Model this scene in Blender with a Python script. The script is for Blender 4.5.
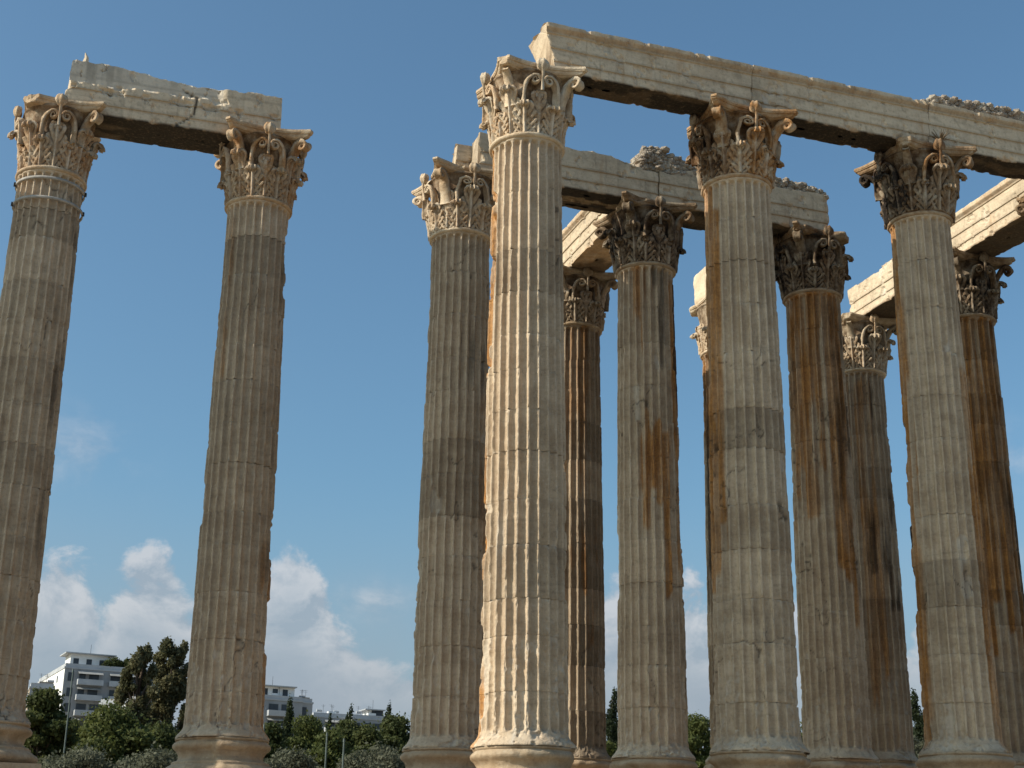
import bpy, math, random
import numpy as np
from mathutils import Matrix, Vector

# ------------------------------------------------------------------ camera, light, sky
scene = bpy.context.scene
for o in list(bpy.data.objects):
    bpy.data.objects.remove(o)
COL = scene.collection
R = math.radians
F_PX, PITCH, ROLL = 1448.4, 0.32973, -0.0154
Z0 = 5.01                                   # height of the shaft foot above the camera's ground
CAM = np.array([-0.395, -31.477, 1.65])
ROW = 0.32911                               # heading of the column rows
SUN_AZ, SUN_EL = ROW + math.pi - R(1.5), R(33)

cr, sr = math.cos(ROLL), math.sin(ROLL)
ax_r = np.array([1., 0, 0]); ax_u = np.array([0, -math.sin(PITCH), math.cos(PITCH)])
ax_f = np.array([0, math.cos(PITCH), math.sin(PITCH)])
right = cr*ax_r - sr*ax_u; up = sr*ax_r + cr*ax_u
cam_data = bpy.data.cameras.new('camera'); cam_data.sensor_width = 36; cam_data.lens = 36*F_PX/1024
cam_data.clip_start = .1; cam_data.clip_end = 6000
cam = bpy.data.objects.new('camera', cam_data); COL.objects.link(cam)
cam.matrix_world = Matrix(((right[0], up[0], -ax_f[0], CAM[0]), (right[1], up[1], -ax_f[1], CAM[1]),
                           (right[2], up[2], -ax_f[2], CAM[2]), (0, 0, 0, 1)))
scene.camera = cam

def ray(px, py):
    x = (px-512)/F_PX; y = (384-py)/F_PX
    return ax_f + x*right + y*up
def at(px, py, dist):
    """the point seen at a pixel of the photograph at a given distance forward"""
    d = ray(px, py); return CAM + d*(dist/d[1])

sun_dir = Vector((math.cos(SUN_AZ)*math.cos(SUN_EL), math.sin(SUN_AZ)*math.cos(SUN_EL), math.sin(SUN_EL)))
sl = bpy.data.lights.new('sun', 'SUN'); sl.energy = 4.1; sl.angle = R(.53); sl.color = (1, .92, .79)
so = bpy.data.objects.new('sun', sl); COL.objects.link(so)
so.rotation_euler = (-sun_dir).to_track_quat('-Z', 'Y').to_euler()
scene.view_settings.view_transform = 'Standard'; scene.view_settings.look = 'None'
scene.view_settings.exposure = 0.30; scene.view_settings.gamma = 1
SKY_STRENGTH = .118

class NT:
    """small node tree helper"""
    def __init__(s, tree): s.t = tree; s.n = tree.nodes; s.l = tree.links
    def node(s, typ, **kw):
        n = s.n.new(typ)
        for k, v in kw.items(): setattr(n, k, v)
        return n
    def put(s, sock, v):
        if isinstance(v, bpy.types.NodeSocket): s.l.new(v, sock)
        elif v is not None: sock.default_value = v
    def math(s, op, a, b=None, c=None, clamp=False):
        n = s.node('ShaderNodeMath', operation=op, use_clamp=clamp)
        for i, v in enumerate((a, b, c)):
            if v is not None: s.put(n.inputs[i], v)
        return n.outputs[0]
    def noise(s, vec, scale, detail=4, rough=.55, dist=0, out='Fac'):
        n = s.node('ShaderNodeTexNoise'); s.put(n.inputs['Vector'], vec)
        n.inputs['Scale'].default_value = scale; n.inputs['Detail'].default_value = detail
        n.inputs['Roughness'].default_value = rough; n.inputs['Distortion'].default_value = dist
        return n.outputs[out]
    def ramp(s, v, a, b, lo=0., hi=1.):
        n = s.node('ShaderNodeMapRange', interpolation_type='SMOOTHSTEP'); s.put(n.inputs[0], v)
        for i, x in zip((1, 2, 3, 4), (a, b, lo, hi)): n.inputs[i].default_value = x
        return n.outputs[0]
    def mix(s, f, a, b, mode='MIX'):
        n = s.node('ShaderNodeMix', data_type='RGBA', blend_type=mode); n.clamp_factor = True
        s.put(n.inputs[0], f); s.put(n.inputs[6], a if not isinstance(a, tuple) else (*a, 1)); s.put(n.inputs[7], b if not isinstance(b, tuple) else (*b, 1))
        return n.outputs[2]
    def mapping(s, vec, scale=(1, 1, 1), loc=(0, 0, 0)):
        n = s.node('ShaderNodeMapping'); s.put(n.inputs[0], vec); n.inputs['Scale'].default_value = scale; n.inputs['Location'].default_value = loc
        return n.outputs[0]
    def attr(s, name, typ='GEOMETRY', out='Fac'):
        n = s.node('ShaderNodeAttribute', attribute_name=name, attribute_type=typ); return n.outputs[out]

def make_world():
    w = bpy.data.worlds.new('World'); scene.world = w; w.use_nodes = True
    t = NT(w.node_tree); t.n.clear()
    sky = t.node('ShaderNodeTexSky', sky_type='NISHITA'); sky.sun_disc = False
    sky.sun_elevation = SUN_EL
    sky.sun_rotation = math.pi/2 - SUN_AZ          # clockwise from +Y
    sky.air_density = 1.1; sky.dust_density = 2.6; sky.ozone_density = 1.6; sky.altitude = 100
    co = t.node('ShaderNodeTexCoord').outputs['Generated']
    sep = t.node('ShaderNodeSeparateXYZ'); t.put(sep.inputs[0], co)
    k = 180/math.pi
    az = t.math('MULTIPLY', t.math('ARCTAN2', sep.outputs[0], sep.outputs[1]), k)
    el = t.math('MULTIPLY', t.math('ARCSINE', sep.outputs[2]), k)
    cmb = t.node('ShaderNodeCombineXYZ'); t.put(cmb.inputs[0], az); t.put(cmb.inputs[1], el)
    p = cmb.outputs[0]
    def fbm(vec): return t.noise(t.mapping(vec, (.30, .40, 1), (3.1, 8.2, 1.7)), 1, 9, .6, .25)
    n1 = fbm(p); n2 = fbm(t.mapping(p, loc=(-.35, .6, 0)))
    # height of the cloud bank's top over the horizon (degrees) as a sum of heaps, from the photograph's sky
    def pix(px, py):
        d = ray(px, py); d = d/np.linalg.norm(d); return math.degrees(math.atan2(d[0], d[1])), math.degrees(math.asin(d[2]))
    heaps = []
    for px, ytop, w_ in ((66, 528, 34), (160, 540, 40), (232, 560, 36), (292, 540, 34), (345, 640, 30), (612, 585, 26), (692, 575, 22), (915, 615, 26), (1015, 570, 34), (-60, 540, 50), (820, 590, 40)):
        a_, e_ = pix(px, ytop); heaps.append((a_, e_-8.2, w_*.0395*1.55))
    rnd = random.Random(4)
    for i in range(16):                                    # more heaps round the rest of the horizon
        heaps.append((rnd.choice((-1, 1))*rnd.uniform(28, 175), rnd.uniform(1, 5), rnd.uniform(2, 6)))
    top = None
    for (a_, h_, w_) in heaps:
        u = t.math('DIVIDE', t.math('SUBTRACT', az, a_), w_)
        g = t.math('MULTIPLY', t.math('EXPONENT', t.math('MULTIPLY', t.math('MULTIPLY', u, u), -1)), h_)
        top = g if top is None else t.math('MAXIMUM', top, g)
    top = t.math('ADD', top, 8.2)
    depth = t.math('ADD', t.math('SUBTRACT', top, el), t.math('MULTIPLY', t.math('SUBTRACT', n1, .52), 8.0))
    mask = t.math('MULTIPLY', t.ramp(depth, .0, 1.1), t.ramp(el, 17.5, 14.5))
    # thin wisps higher up
    wisp = None
    for px, py, wx, wy, a in ((78, 450, 50, 34, .42), (372, 602, 34, 16, .7), (1012, 455, 30, 26, .45), (1000, 600, 40, 50, .4)):
        aa, ee = pix(px, py); u = t.math('DIVIDE', t.math('SUBTRACT', az, aa), wx*.0395); v = t.math('DIVIDE', t.math('SUBTRACT', el, ee), wy*.0395)
        g = t.math('MULTIPLY', t.math('EXPONENT', t.math('MULTIPLY', t.math('ADD', t.math('MULTIPLY', u, u), t.math('MULTIPLY', v, v)), -1)), a)
        wisp = g if wisp is None else t.math('MAXIMUM', wisp, g)
    mask = t.math('MAXIMUM', mask, t.math('MULTIPLY', wisp, t.ramp(n1, .40, .66)))
    veil = t.math('MULTIPLY', t.ramp(el, 15.5, 5, 0, 1), t.ramp(t.noise(p, .12, 3), .3, .7, .5, .95))
    light = t.math('ADD', t.math('MULTIPLY', t.math('SUBTRACT', n1, n2), 5.5), .58, clamp=True)
    ccol = t.mix(light, (2.6, 2.9, 3.3), (5.0, 4.85, 4.85))
    ccol = t.mix(t.math('MULTIPLY', t.ramp(depth, 1.2, 5.5), .85), ccol, (2.45, 2.8, 3.25))
    ccol = t.mix(t.ramp(el, 10.0, 5.5, 0, .8), ccol, (2.4, 2.75, 3.2))
    base = t.mix(t.math('MULTIPLY', veil, .9), t.mix(1., sky.outputs[0], (.70, .94, 1.0), 'MULTIPLY'), (2.25, 2.65, 3.15))
    col = t.mix(t.math('MULTIPLY', mask, .64), base, ccol)
    bg = t.node('ShaderNodeBackground'); t.put(bg.inputs[0], col); bg.inputs[1].default_value = SKY_STRENGTH
    out = t.node('ShaderNodeOutputWorld'); t.l.new(bg.outputs[0], out.inputs[0])
make_world()

# ------------------------------------------------------------------ helpers
def hash3(ix, iy, iz, seed):
    h = (ix*374761393 + iy*668265263 + iz*2147483647 + seed*974634777) & 0xffffffff
    h = ((h ^ (h >> 13))*1274126177) & 0xffffffff
    return ((h ^ (h >> 16)) & 0xffff)/65535.0
def vnoise(p, seed=0):
    i = np.floor(p).astype(np.int64); f = p-i; f = f*f*(3-2*f)
    r = 0
    for dx in (0, 1):
        wx = f[:, 0] if dx else 1-f[:, 0]
        for dy in (0, 1):
            wy = f[:, 1] if dy else 1-f[:, 1]
            for dz in (0, 1):
                wz = f[:, 2] if dz else 1-f[:, 2]
                r = r + wx*wy*wz*hash3(i[:, 0]+dx, i[:, 1]+dy, i[:, 2]+dz, seed)
    return r
def fbm(p, octs=4, seed=0, rough=.5):
    a, s, tot = 1., 0., 0.
    for k in range(octs):
        s = s + a*vnoise(p*(2**k)+17.3*k, seed+k); tot += a; a *= rough
    return s/tot
def sstep(x, a, b):
    t = np.clip((x-a)/(b-a), 0, 1); return t*t*(3-2*t)

def tag(o, label=None, cat=None, group=None, kind=None):
    if cat and not kind: kind = 'thing'
    for k, v in (('label', label), ('category', cat), ('group', group), ('kind', kind)):
        if v: o[k] = v
    return o
def empty(name, loc=(0, 0, 0), rot=(0, 0, 0), parent=None):
    o = bpy.data.objects.new(name, None); COL.objects.link(o); o.location = loc; o.rotation_euler = rot
    o.empty_display_size = .3
    if parent: o.parent = parent
    return o
def link(name, me, mat, parent=None, smooth=True):
    o = bpy.data.objects.new(name, me); COL.objects.link(o)
    if mat and not me.materials: me.materials.append(mat)
    if parent: o.parent = parent
    return o
def mesh(name, verts, faces, smooth=True, attrs=None):
    """verts (n,3), faces: (m,4) or (m,3) array or a list of polygons"""
    me = bpy.data.meshes.new(name)
    verts = np.asarray(verts, dtype=np.float32)
    if isinstance(faces, np.ndarray):
        m, k = faces.shape
        me.vertices.add(len(verts)); me.vertices.foreach_set('co', verts.ravel())
        me.loops.add(m*k); me.loops.foreach_set('vertex_index', faces.astype(np.int32).ravel())
        me.polygons.add(m); me.polygons.foreach_set('loop_start', np.arange(0, m*k, k, dtype=np.int32))
        me.update(calc_edges=True); me.validate()
    else:
        me.from_pydata([tuple(v) for v in verts.tolist()], [], faces); me.update()
    if smooth: me.polygons.foreach_set('use_smooth', np.ones(len(me.polygons), dtype=bool))
    if attrs is not None:
        a = me.attributes.new('wear', 'FLOAT_COLOR', 'POINT')  # rust, dark and pale tints; also carries painted highlights and shade
        c = np.zeros((len(verts), 4), np.float32); c[:, :3] = attrs; c[:, 3] = 1
        a.data.foreach_set('color', c.ravel())
    return me
def grid_faces(nu, nv, wrap_u=False, flip=False):
    """grid indexed [v*nu+u]"""
    u = np.arange(nu if wrap_u else nu-1); v = np.arange(nv-1)
    U, V = np.meshgrid(u, v); U2 = (U+1) % nu
    f = np.stack([V*nu+U, V*nu+U2, (V+1)*nu+U2, (V+1)*nu+U], -1).reshape(-1, 4)
    return f[:, ::-1] if flip else f

class MB:
    """collects boxes, tubes and lumps for ONE mesh object"""
    def __init__(s): s.v = []; s.f = []
    def add(s, vs, fs):
        b = len(s.v); s.v += [tuple(map(float, v)) for v in vs]; s.f += [tuple(int(i)+b for i in f) for f in fs]
    def box(s, lo, hi, M=None):
        (x0, y0, z0), (x1, y1, z1) = lo, hi
        vs = [(x0, y0, z0), (x1, y0, z0), (x1, y1, z0), (x0, y1, z0), (x0, y0, z1), (x1, y0, z1), (x1, y1, z1), (x0, y1, z1)]
        if M: vs = [M @ Vector(v) for v in vs]
        s.add(vs, [(0, 3, 2, 1), (4, 5, 6, 7), (0, 1, 5, 4), (1, 2, 6, 5), (2, 3, 7, 6), (3, 0, 4, 7)])
    def tube(s, pts, radii, n=8):
        pts = [Vector(p) for p in pts]; rings = []
        for i, p in enumerate(pts):
            d = (pts[min(i+1, len(pts)-1)]-pts[max(i-1, 0)]).normalized()
            a = d.orthogonal().normalized(); b = d.cross(a)
            rings.append([p+(a*math.cos(2*math.pi*k/n)+b*math.sin(2*math.pi*k/n))*radii[i] for k in range(n)])
        vs = [v for r in rings for v in r]; fs = []
        for i in range(len(pts)-1):
            for k in range(n): fs.append((i*n+k, i*n+(k+1) % n, (i+1)*n+(k+1) % n, (i+1)*n+k))
        fs.append(tuple(range(n-1, -1, -1))); fs.append(tuple(range((len(pts)-1)*n, len(pts)*n)))
        s.add(vs, fs)
    def build(s, name, mat, parent=None, smooth=False):
        return link(name, mesh(name, np.array(s.v), s.f, smooth), mat, parent)

# ------------------------------------------------------------------ materials
def principled(name, rough=.85):
    m = bpy.data.materials.new(name); m.use_nodes = True
    t = NT(m.node_tree); b = t.n['Principled BSDF']; b.inputs['Roughness'].default_value = rough
    b.inputs['Specular IOR Level'].default_value = .25
    return m, t, b
def plain(name, col, rough=.8, var=.25, scale=3., metal=0):
    m, t, b = principled(name, rough)
    pos = t.node('ShaderNodeNewGeometry').outputs['Position']
    n = t.noise(pos, scale, 5, .6)
    c = t.mix(t.ramp(n, .3, .7), tuple(x*(1-var) for x in col), tuple(min(1, x*(1+var)) for x in col))
    t.put(b.inputs['Base Color'], c); b.inputs['Metallic'].default_value = metal
    return m

def marble(name, light, tan, bump=.7):
    m, t, b = principled(name, .88)
    geo = t.node('ShaderNodeNewGeometry'); pos = geo.outputs['Position']
    tone = t.attr('tone', 'OBJECT'); orust = t.attr('rust', 'OBJECT'); odark = t.attr('soot', 'OBJECT')
    wear = t.node('ShaderNodeAttribute', attribute_name='wear'); sp = t.node('ShaderNodeSeparateColor'); t.l.new(wear.outputs['Color'], sp.inputs[0])
    rust_v, dark_v, pale_v = sp.outputs
    big = t.noise(pos, .55, 4, .6); mid = t.noise(pos, 2.6, 5, .65); fine = t.noise(pos, 14, 5, .7)
    streak = t.noise(t.mapping(pos, (5, 5, .35)), 1, 5, .65, .4)
    strata = t.noise(t.mapping(pos, (.8, .8, 7)), 1, 4, .6, .8)
    c = t.mix(t.ramp(t.math('ADD', t.math('MULTIPLY', big, .5), t.math('MULTIPLY', mid, .5)), .38, .62), light, tan)
    c = t.mix(t.math('MULTIPLY', t.ramp(strata, .5, .75), .30), c, (.19, .145, .10))
    c = t.mix(t.math('MULTIPLY', t.ramp(streak, .52, .74), .38), c, (.22, .165, .11))
    c = t.mix(t.math('MULTIPLY', t.ramp(fine, .50, .75), .50), c, (.16, .13, .10))
    c = t.mix(t.math('MULTIPLY', t.ramp(fine, .44, .25), .45), c, (.62, .56, .46))
    c = t.mix(pale_v, c, (.56, .52, .45))
    rs = t.ramp(streak, .38, .62); rf = t.ramp(mid, .3, .65)
    rsum = t.math('ADD', t.math('MULTIPLY', rust_v, t.math('ADD', t.math('MULTIPLY', rs, .5), .55)), t.math('MULTIPLY', t.math('MULTIPLY', orust, t.math('SUBTRACT', 1, t.math('MULTIPLY', pale_v, 1.1))), t.math('MULTIPLY', rf, 1.3)), clamp=True)
    rcol = t.mix(t.ramp(t.math('ADD', t.math('MULTIPLY', fine, .5), t.math('MULTIPLY', mid, .5)), .35, .65), (.50, .225, .052), (.25, .108, .032))
    c = t.mix(t.math('MULTIPLY', rsum, .92), c, rcol)
    dsum = t.math('ADD', dark_v, t.math('MULTIPLY', t.math('MULTIPLY', odark, t.math('SUBTRACT', 1, t.math('MULTIPLY', pale_v, .9))), t.math('ADD', t.math('MULTIPLY', t.ramp(mid, .3, .7), .9), .25)), clamp=True)
    dsum = t.math('MULTIPLY', dsum, t.ramp(fine, .2, .5, .75, 1))
    c = t.mix(t.math('MULTIPLY', dsum, .97), c, (.020, .016, .013))
    cmb = t.node('ShaderNodeCombineXYZ')
    for i, k in enumerate((.99, 1.02, 1.05)): t.put(cmb.inputs[i], t.math('ADD', t.math('MULTIPLY', tone, k), 1))
    vm = t.node('ShaderNodeVectorMath', operation='MULTIPLY'); t.put(vm.inputs[0], c); t.put(vm.inputs[1], cmb.outputs[0])
    t.put(b.inputs['Base Color'], vm.outputs[0])
    bm = t.node('ShaderNodeBump'); bm.inputs['Strength'].default_value = bump; bm.inputs['Distance'].default_value = .04
    t.put(bm.inputs['Height'], t.math('ADD', t.math('MULTIPLY', fine, .6), t.noise(pos, 5, 6, .7)))
    t.put(b.inputs['Normal'], bm.outputs[0])
    return m
M_SHAFT = marble('weathered_marble', (.56, .435, .30), (.415, .302, .195))
M_CAP = marble('carved_marble', (.53, .425, .30), (.39, .29, .185))
M_BEAM = marble('architrave_marble', (.62, .495, .345), (.49, .38, .26), .35)
M_BASE = marble('base_marble', (.48, .37, .25), (.37, .27, .17), .8)
M_RUBBLE = marble('rubble_stone', (.44, .38, .30), (.28, .23, .18), .9)
M_IRON = plain('grey_steel', (.34, .31, .27), .7, .2, 8, 0)
M_DARK = plain('dark_iron', (.04, .037, .035), .6, .3, 8)

# ------------------------------------------------------------------ ground and platform
def terrain_z(x, y):
    rise = 1.9*sstep(y, -16., -7.)
    hill = 24*sstep(y, 110., 300.) + 16*sstep(y, 300., 900.)
    return rise + hill
def make_ground():
    ys = np.concatenate([np.linspace(-60, 60, 121), np.linspace(62, 320, 90), np.linspace(330, 3000, 40)])
    xs = np.concatenate([np.linspace(-2500, -130, 26), np.linspace(-125, 125, 126), np.linspace(130, 2500, 26)])
    X, Y = np.meshgrid(xs, ys); P = np.stack([X.ravel(), Y.ravel(), np.zeros(X.size)], 1)
    Zn = terrain_z(P[:, 0], P[:, 1]) + (fbm(P*.15, 4, 5)-.5)*.35
    P[:, 2] = Zn
    me = mesh('ground', P, grid_faces(len(xs), len(ys)))
    m, t, b = principled('dry_earth_and_grass', .95)
    pos = t.node('ShaderNodeNewGeometry').outputs['Position']
    n = t.noise(pos, .35, 6, .6); f = t.noise(pos, 9, 5, .7)
    c = t.mix(t.ramp(n, .42, .6), (.43, .34, .235), (.23, .20, .105))
    c = t.mix(t.math('MULTIPLY', t.ramp(f, .4, .7), .5), c, (.20, .17, .11))
    t.put(b.inputs['Base Color'], c)
    bm = t.node('ShaderNodeBump'); bm.inputs['Strength'].default_value = .6; bm.inputs['Distance'].default_value = .05; t.put(bm.inputs['Height'], f)
    t.put(b.inputs['Normal'], bm.outputs[0])
    o = link('ground', me, m); tag(o, kind='structure')
make_ground()

ER = np.array([math.cos(ROW), math.sin(ROW)]); EC = np.array([-math.sin(ROW), math.cos(ROW)])
S, SC = 5.5, 5.644
def lat(i, j, z=0.): 
    p = ER*S*i + EC*SC*j; return np.array([p[0], p[1], z])
M_STEP = marble('step_marble', (.44, .37, .28), (.33, .26, .19), .8)
def platform():
    """three worn steps under the colonnade"""
    root = empty('stylobate', (0, 0, 0), (0, 0, ROW)); tag(root, 'low stepped marble platform the whole colonnade stands on', 'platform')
    for k, z in enumerate((2.93, 2.53, 2.13)):
        m = MB(); g = .45*k
        x0, x1, y0, y1 = -18.6-g, 19-g*-1, -1.75-g, 13.1+g
        n = 30
        top = z; bot = z-.40 if k < 2 else 1.2
        for i in range(n):
            a = x0+(x1-x0)*i/n; c = x0+(x1-x0)*(i+1)/n
            m.box((a+.006, y0, bot+.002*i % 2), (c-.006, y1, top-.004*(i % 3)))
        m.build('step', M_STEP, root)
platform()

# ------------------------------------------------------------------ column pieces
ZR = 13.39          # centre of the ring under the capital, above the shaft foot
ZCAP = 13.43        # underside of the capital
HCAP = 2.04
R_BOT, R_TOP = .925, .80
def shaft_r(z):
    t = np.clip(z/13.3, 0, 1)
    return R_BOT + (R_TOP-R_BOT)*(t**1.5*.85+.15*t)
PHI = np.array([0, .07, .098, .13, .20, .33, .5, .67, .80, .87, .902, .93])

def drum_mesh(z0, z1, seed, wear, stains, dz, first, last, facing, gouge=1., cseed=0, gouges=()):
    """one fluted drum: z0..z1 above the shaft foot; wear 0..1; facing = local angle that looks at the camera"""
    rng = np.random.RandomState(seed)
    ph = (np.arange(24)[:, None]+PHI[None, :]).ravel()          # flute units
    ang = ph/24*2*np.pi
    nz = max(6, int((z1-z0)/dz))
    zz = np.concatenate([[z0, z0+.012], np.linspace(z0+.03, z1-.03, nz), [z1-.012, z1]])
    if first: zz = np.unique(np.concatenate([zz, np.linspace(.0, .5, 22)]))
    if last: zz = np.unique(np.concatenate([zz, np.linspace(z1-.34, z1, 24)]))
    A, Z = np.meshgrid(ang, zz); na = len(ang)
    u = (np.tile(PHI, 24)-.5)/.405; U = np.tile(u, (len(zz), 1))
    A = A.ravel(); Z = Z.ravel(); U = U.ravel()
    Rr = shaft_r(Z)
    t = np.zeros_like(Z)
    if first: t = np.maximum(t, np.clip((.36-Z)/.10, 0, 1.2))
    if last: t = np.maximum(t, np.clip((Z-(13.30-.09))/.08, 0, 1.2))
    depth = .106*np.sqrt(np.maximum(0, 1-U*U-t*t))
    if first: Rr = Rr + .17*sstep(.34-Z, 0., .34)**1.8           # apophyge
    if last: Rr = Rr + .03*sstep(Z, 13.26, 13.33)
    depth = depth; r0 = Rr-depth
    P = np.stack([np.cos(A)*Rr, np.sin(A)*Rr, Z], 1)
    n1 = fbm(P*np.array([1.9, 1.9, .65]), 4, seed % 97); n2 = fbm(P*np.array([5, 5, 3.2]), 4, seed % 89+7); n3 = fbm(P*16, 3, 3)
    lowz = np.clip((4.5-Z)/4.5, 0, 1)
    w = wear*(.40+.5*lowz)
    n4 = fbm(P*np.array([9, 9, 6.]), 3, seed % 61+11)
    edge = np.minimum(Z-z0, z1-Z)
    n5 = fbm(P*np.array([20, 20, 9.]), 3, seed % 59+21)
    loss = np.maximum(sstep(n1, .68-.10*w, .74-.10*w)*np.clip(w*1.5, .25, 1.), sstep(n2, .60-.08*w, .65-.08*w)*np.clip(w*1.4, .3, 1.))
    chip = loss*(.008+.062*sstep(n5, .30, .72)) + .010*sstep(n4, .57, .62)*np.clip(w*1.4, .2, 1)
    chip = chip+.09*sstep(n1, .76, .80)*wear*gouge
    for (side, width, za, zb, dep) in gouges:                    # long broken stretches along one side
        rel = (A-(facing+side*np.pi/2)+np.pi) % (2*np.pi)-np.pi
        g = np.exp(-(rel/(width*np.pi/2))**2)*sstep(Z, za-.2, za+.2)*(1-sstep(Z, zb-.2, zb+.2))
        chip = chip+dep*sstep(g, .25, .5)*sstep(fbm(P*np.array([3, 3, 1.3]), 3, cseed+9), .42, .47)*(.5+.9*n5)
    chip = chip + .026*np.exp(-(edge/.05)**2)*sstep(n2, .56-.06*w, .70)
    if last: chip = chip*np.where(Z > 13.1, .4, 1)
    nc = fbm(P*np.array([1.1, 1.1, .8])+31.7, 4, cseed+60); npatch = fbm(P*.55+9.1, 2, cseed+3)
    crack = np.exp(-((nc-.5)/.0055)**2)*sstep(npatch, .54, .60)
    r = np.minimum(r0, Rr-chip) - .02*crack - (n3-.5)*.014*(.5+w) - (n2-.5)*.014
    r = r - .006*np.exp(-(edge/.010)**2)
    wear_shade = np.zeros((len(Z), 3), np.float32)
    ns = fbm(np.stack([np.cos(A)*7, np.sin(A)*7, Z*.45], 1), 5, cseed+40, .6); nb = fbm(np.stack([np.cos(A)*2, np.sin(A)*2, Z*.5], 1), 4, cseed+77)
    flute = np.floor((A/(2*np.pi)*24+.5)).astype(int) % 24
    fr = np.random.RandomState(cseed+5).rand(24, 4)
    for (kind, side, width, za, zb, amt) in stains:
        if kind == 1: amt = amt*.72
        za = za+(fr[flute, 0]-.35)*3.2*(za > .6); zb = zb+(fr[flute, 1]-.5)*.8*(zb < 13)
        rel = (A-(facing+side*np.pi/2)+np.pi) % (2*np.pi)-np.pi
        g = np.exp(-(rel/(width*np.pi/2))**2)*sstep(Z, za-.5, za+.2)*(1-sstep(Z, zb-.2, zb+.5))
        v = amt*g*1.22 + ((ns-.5)*1.5 + (nb-.5)*.8 + (fr[flute, 2+(kind > 0)]-.55)*.55)*np.minimum(1, g*2)
        wear_shade[:, kind] = np.maximum(wear_shade[:, kind], sstep(v, .40, .78)*min(1, .3+amt))
    # shade painted into the flutes, arrises lightened, fresh pale stone where arrises broke off
    wear_shade[:, 2] = np.maximum(wear_shade[:, 2], .30*sstep(chip, .02, .05))
    wear_shade[:, 1] = np.maximum(wear_shade[:, 1], (.16*sstep(ns, .48, .68))*sstep(depth, .02, .075))
    wear_shade[:, 2] = np.maximum(wear_shade[:, 2], .06*(1-sstep(depth, .0, .03)))
    wear_shade[:, 1] = np.maximum(wear_shade[:, 1], .7*crack)
    X = np.stack([np.cos(A)*r, np.sin(A)*r, Z-z0], 1)
    f = grid_faces(na, len(zz), True)
    # caps
    nV = len(X)
    X = np.concatenate([X, [[0, 0, 0], [0, 0, z1-z0]]]); wear_shade = np.concatenate([wear_shade, [[0, 0, 0]]*2])
    me = bpy.data.meshes.new('drum')
    return mesh('drum', X, f, True, wear_shade)

def lathe(prof, n, seed=0, amp=0., chipamp=0., soft=1.):
    """closed lathe of (r, z) points with stone wear"""
    prof = np.array(prof, float)
    segs = [prof[0:1]]
    for a, b in zip(prof[:-1], prof[1:]):
        k = max(1, int(np.linalg.norm(b-a)/.05)); segs.append(a+(b-a)*(np.arange(1, k+1)/k)[:, None])
    pr = np.concatenate(segs)
    A = np.arange(n)/n*2*np.pi
    AA, Rv = np.meshgrid(A, pr[:, 0]); _, Zv = np.meshgrid(A, pr[:, 1])
    P = np.stack([np.cos(AA)*Rv, np.sin(AA)*Rv, Zv], -1).reshape(-1, 3)
    n1 = fbm(P*1.6+seed*3.3, 4, seed % 50); n2 = fbm(P*6, 4, seed % 50+5)
    d = -(n2-.5)*amp - chipamp*sstep(n1, .52, .75)
    sc = 1+d/np.maximum(np.hypot(P[:, 0], P[:, 1]), .2)
    P[:, 0] *= sc; P[:, 1] *= sc; P[:, 2] += (n1-.5)*amp*.6
    return P, grid_faces(n, len(pr), True)

def torus_prof(r, z, h, bul, n=7):
    return [(r+bul*math.sin(math.pi*k/n), z-h*k/n) for k in range(n+1)]
def base_mesh(seed, wear):
    prof = [(.30, .0), (1.085, 0), (1.09, -.05)] + torus_prof(1.045, -.06, .24, .10) + [(1.03, -.33), (1.0, -.38), (1.0, -.45), (1.06, -.52), (1.16, -.55), (1.17, -.58)] \
        + torus_prof(1.16, -.60, .32, .16) + [(1.0, -.93)]
    P, f = lathe(prof, 96, seed, .05, 0.20*wear)
    return mesh('base', P, f, True, np.zeros((len(P), 3)))
def plinth_mesh(zlow):
    m = MB(); m.box((-1.36, -1.36, -1.33), (1.36, 1.36, -.925))
    if zlow < -1.36: m.box((-1.42, -1.42, zlow), (1.42, 1.42, -1.333))
    me = mesh('plinth', np.array(m.v), m.f, False)
    return me

# ---- capital pieces (local origin on the column axis at the underside of the capital)
def bell_r(z): return .83+.01*np.clip(z, 0, 2)+.12*np.clip((z-1.1)/.7, 0, 1)**2
def bell_mesh():
    zs = np.linspace(0, 1.76, 24); prof = [(.5, -.02)]+[(float(bell_r(z)), float(z)) for z in zs]+[(.98, 1.77), (.98, 1.83), (.5, 1.83)]
    P, f = lathe(prof, 128, 3, .05, .03)
    aa = np.arctan2(P[:, 1], P[:, 0]); kk = 1+.030*np.cos(aa*16)*sstep(P[:, 2], .3, .7)*(1-sstep(P[:, 2], 1.45, 1.7)); P[:, 0] *= kk; P[:, 1] *= kk
    return mesh('capital', P, f, True, np.zeros((len(P), 3)))

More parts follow.
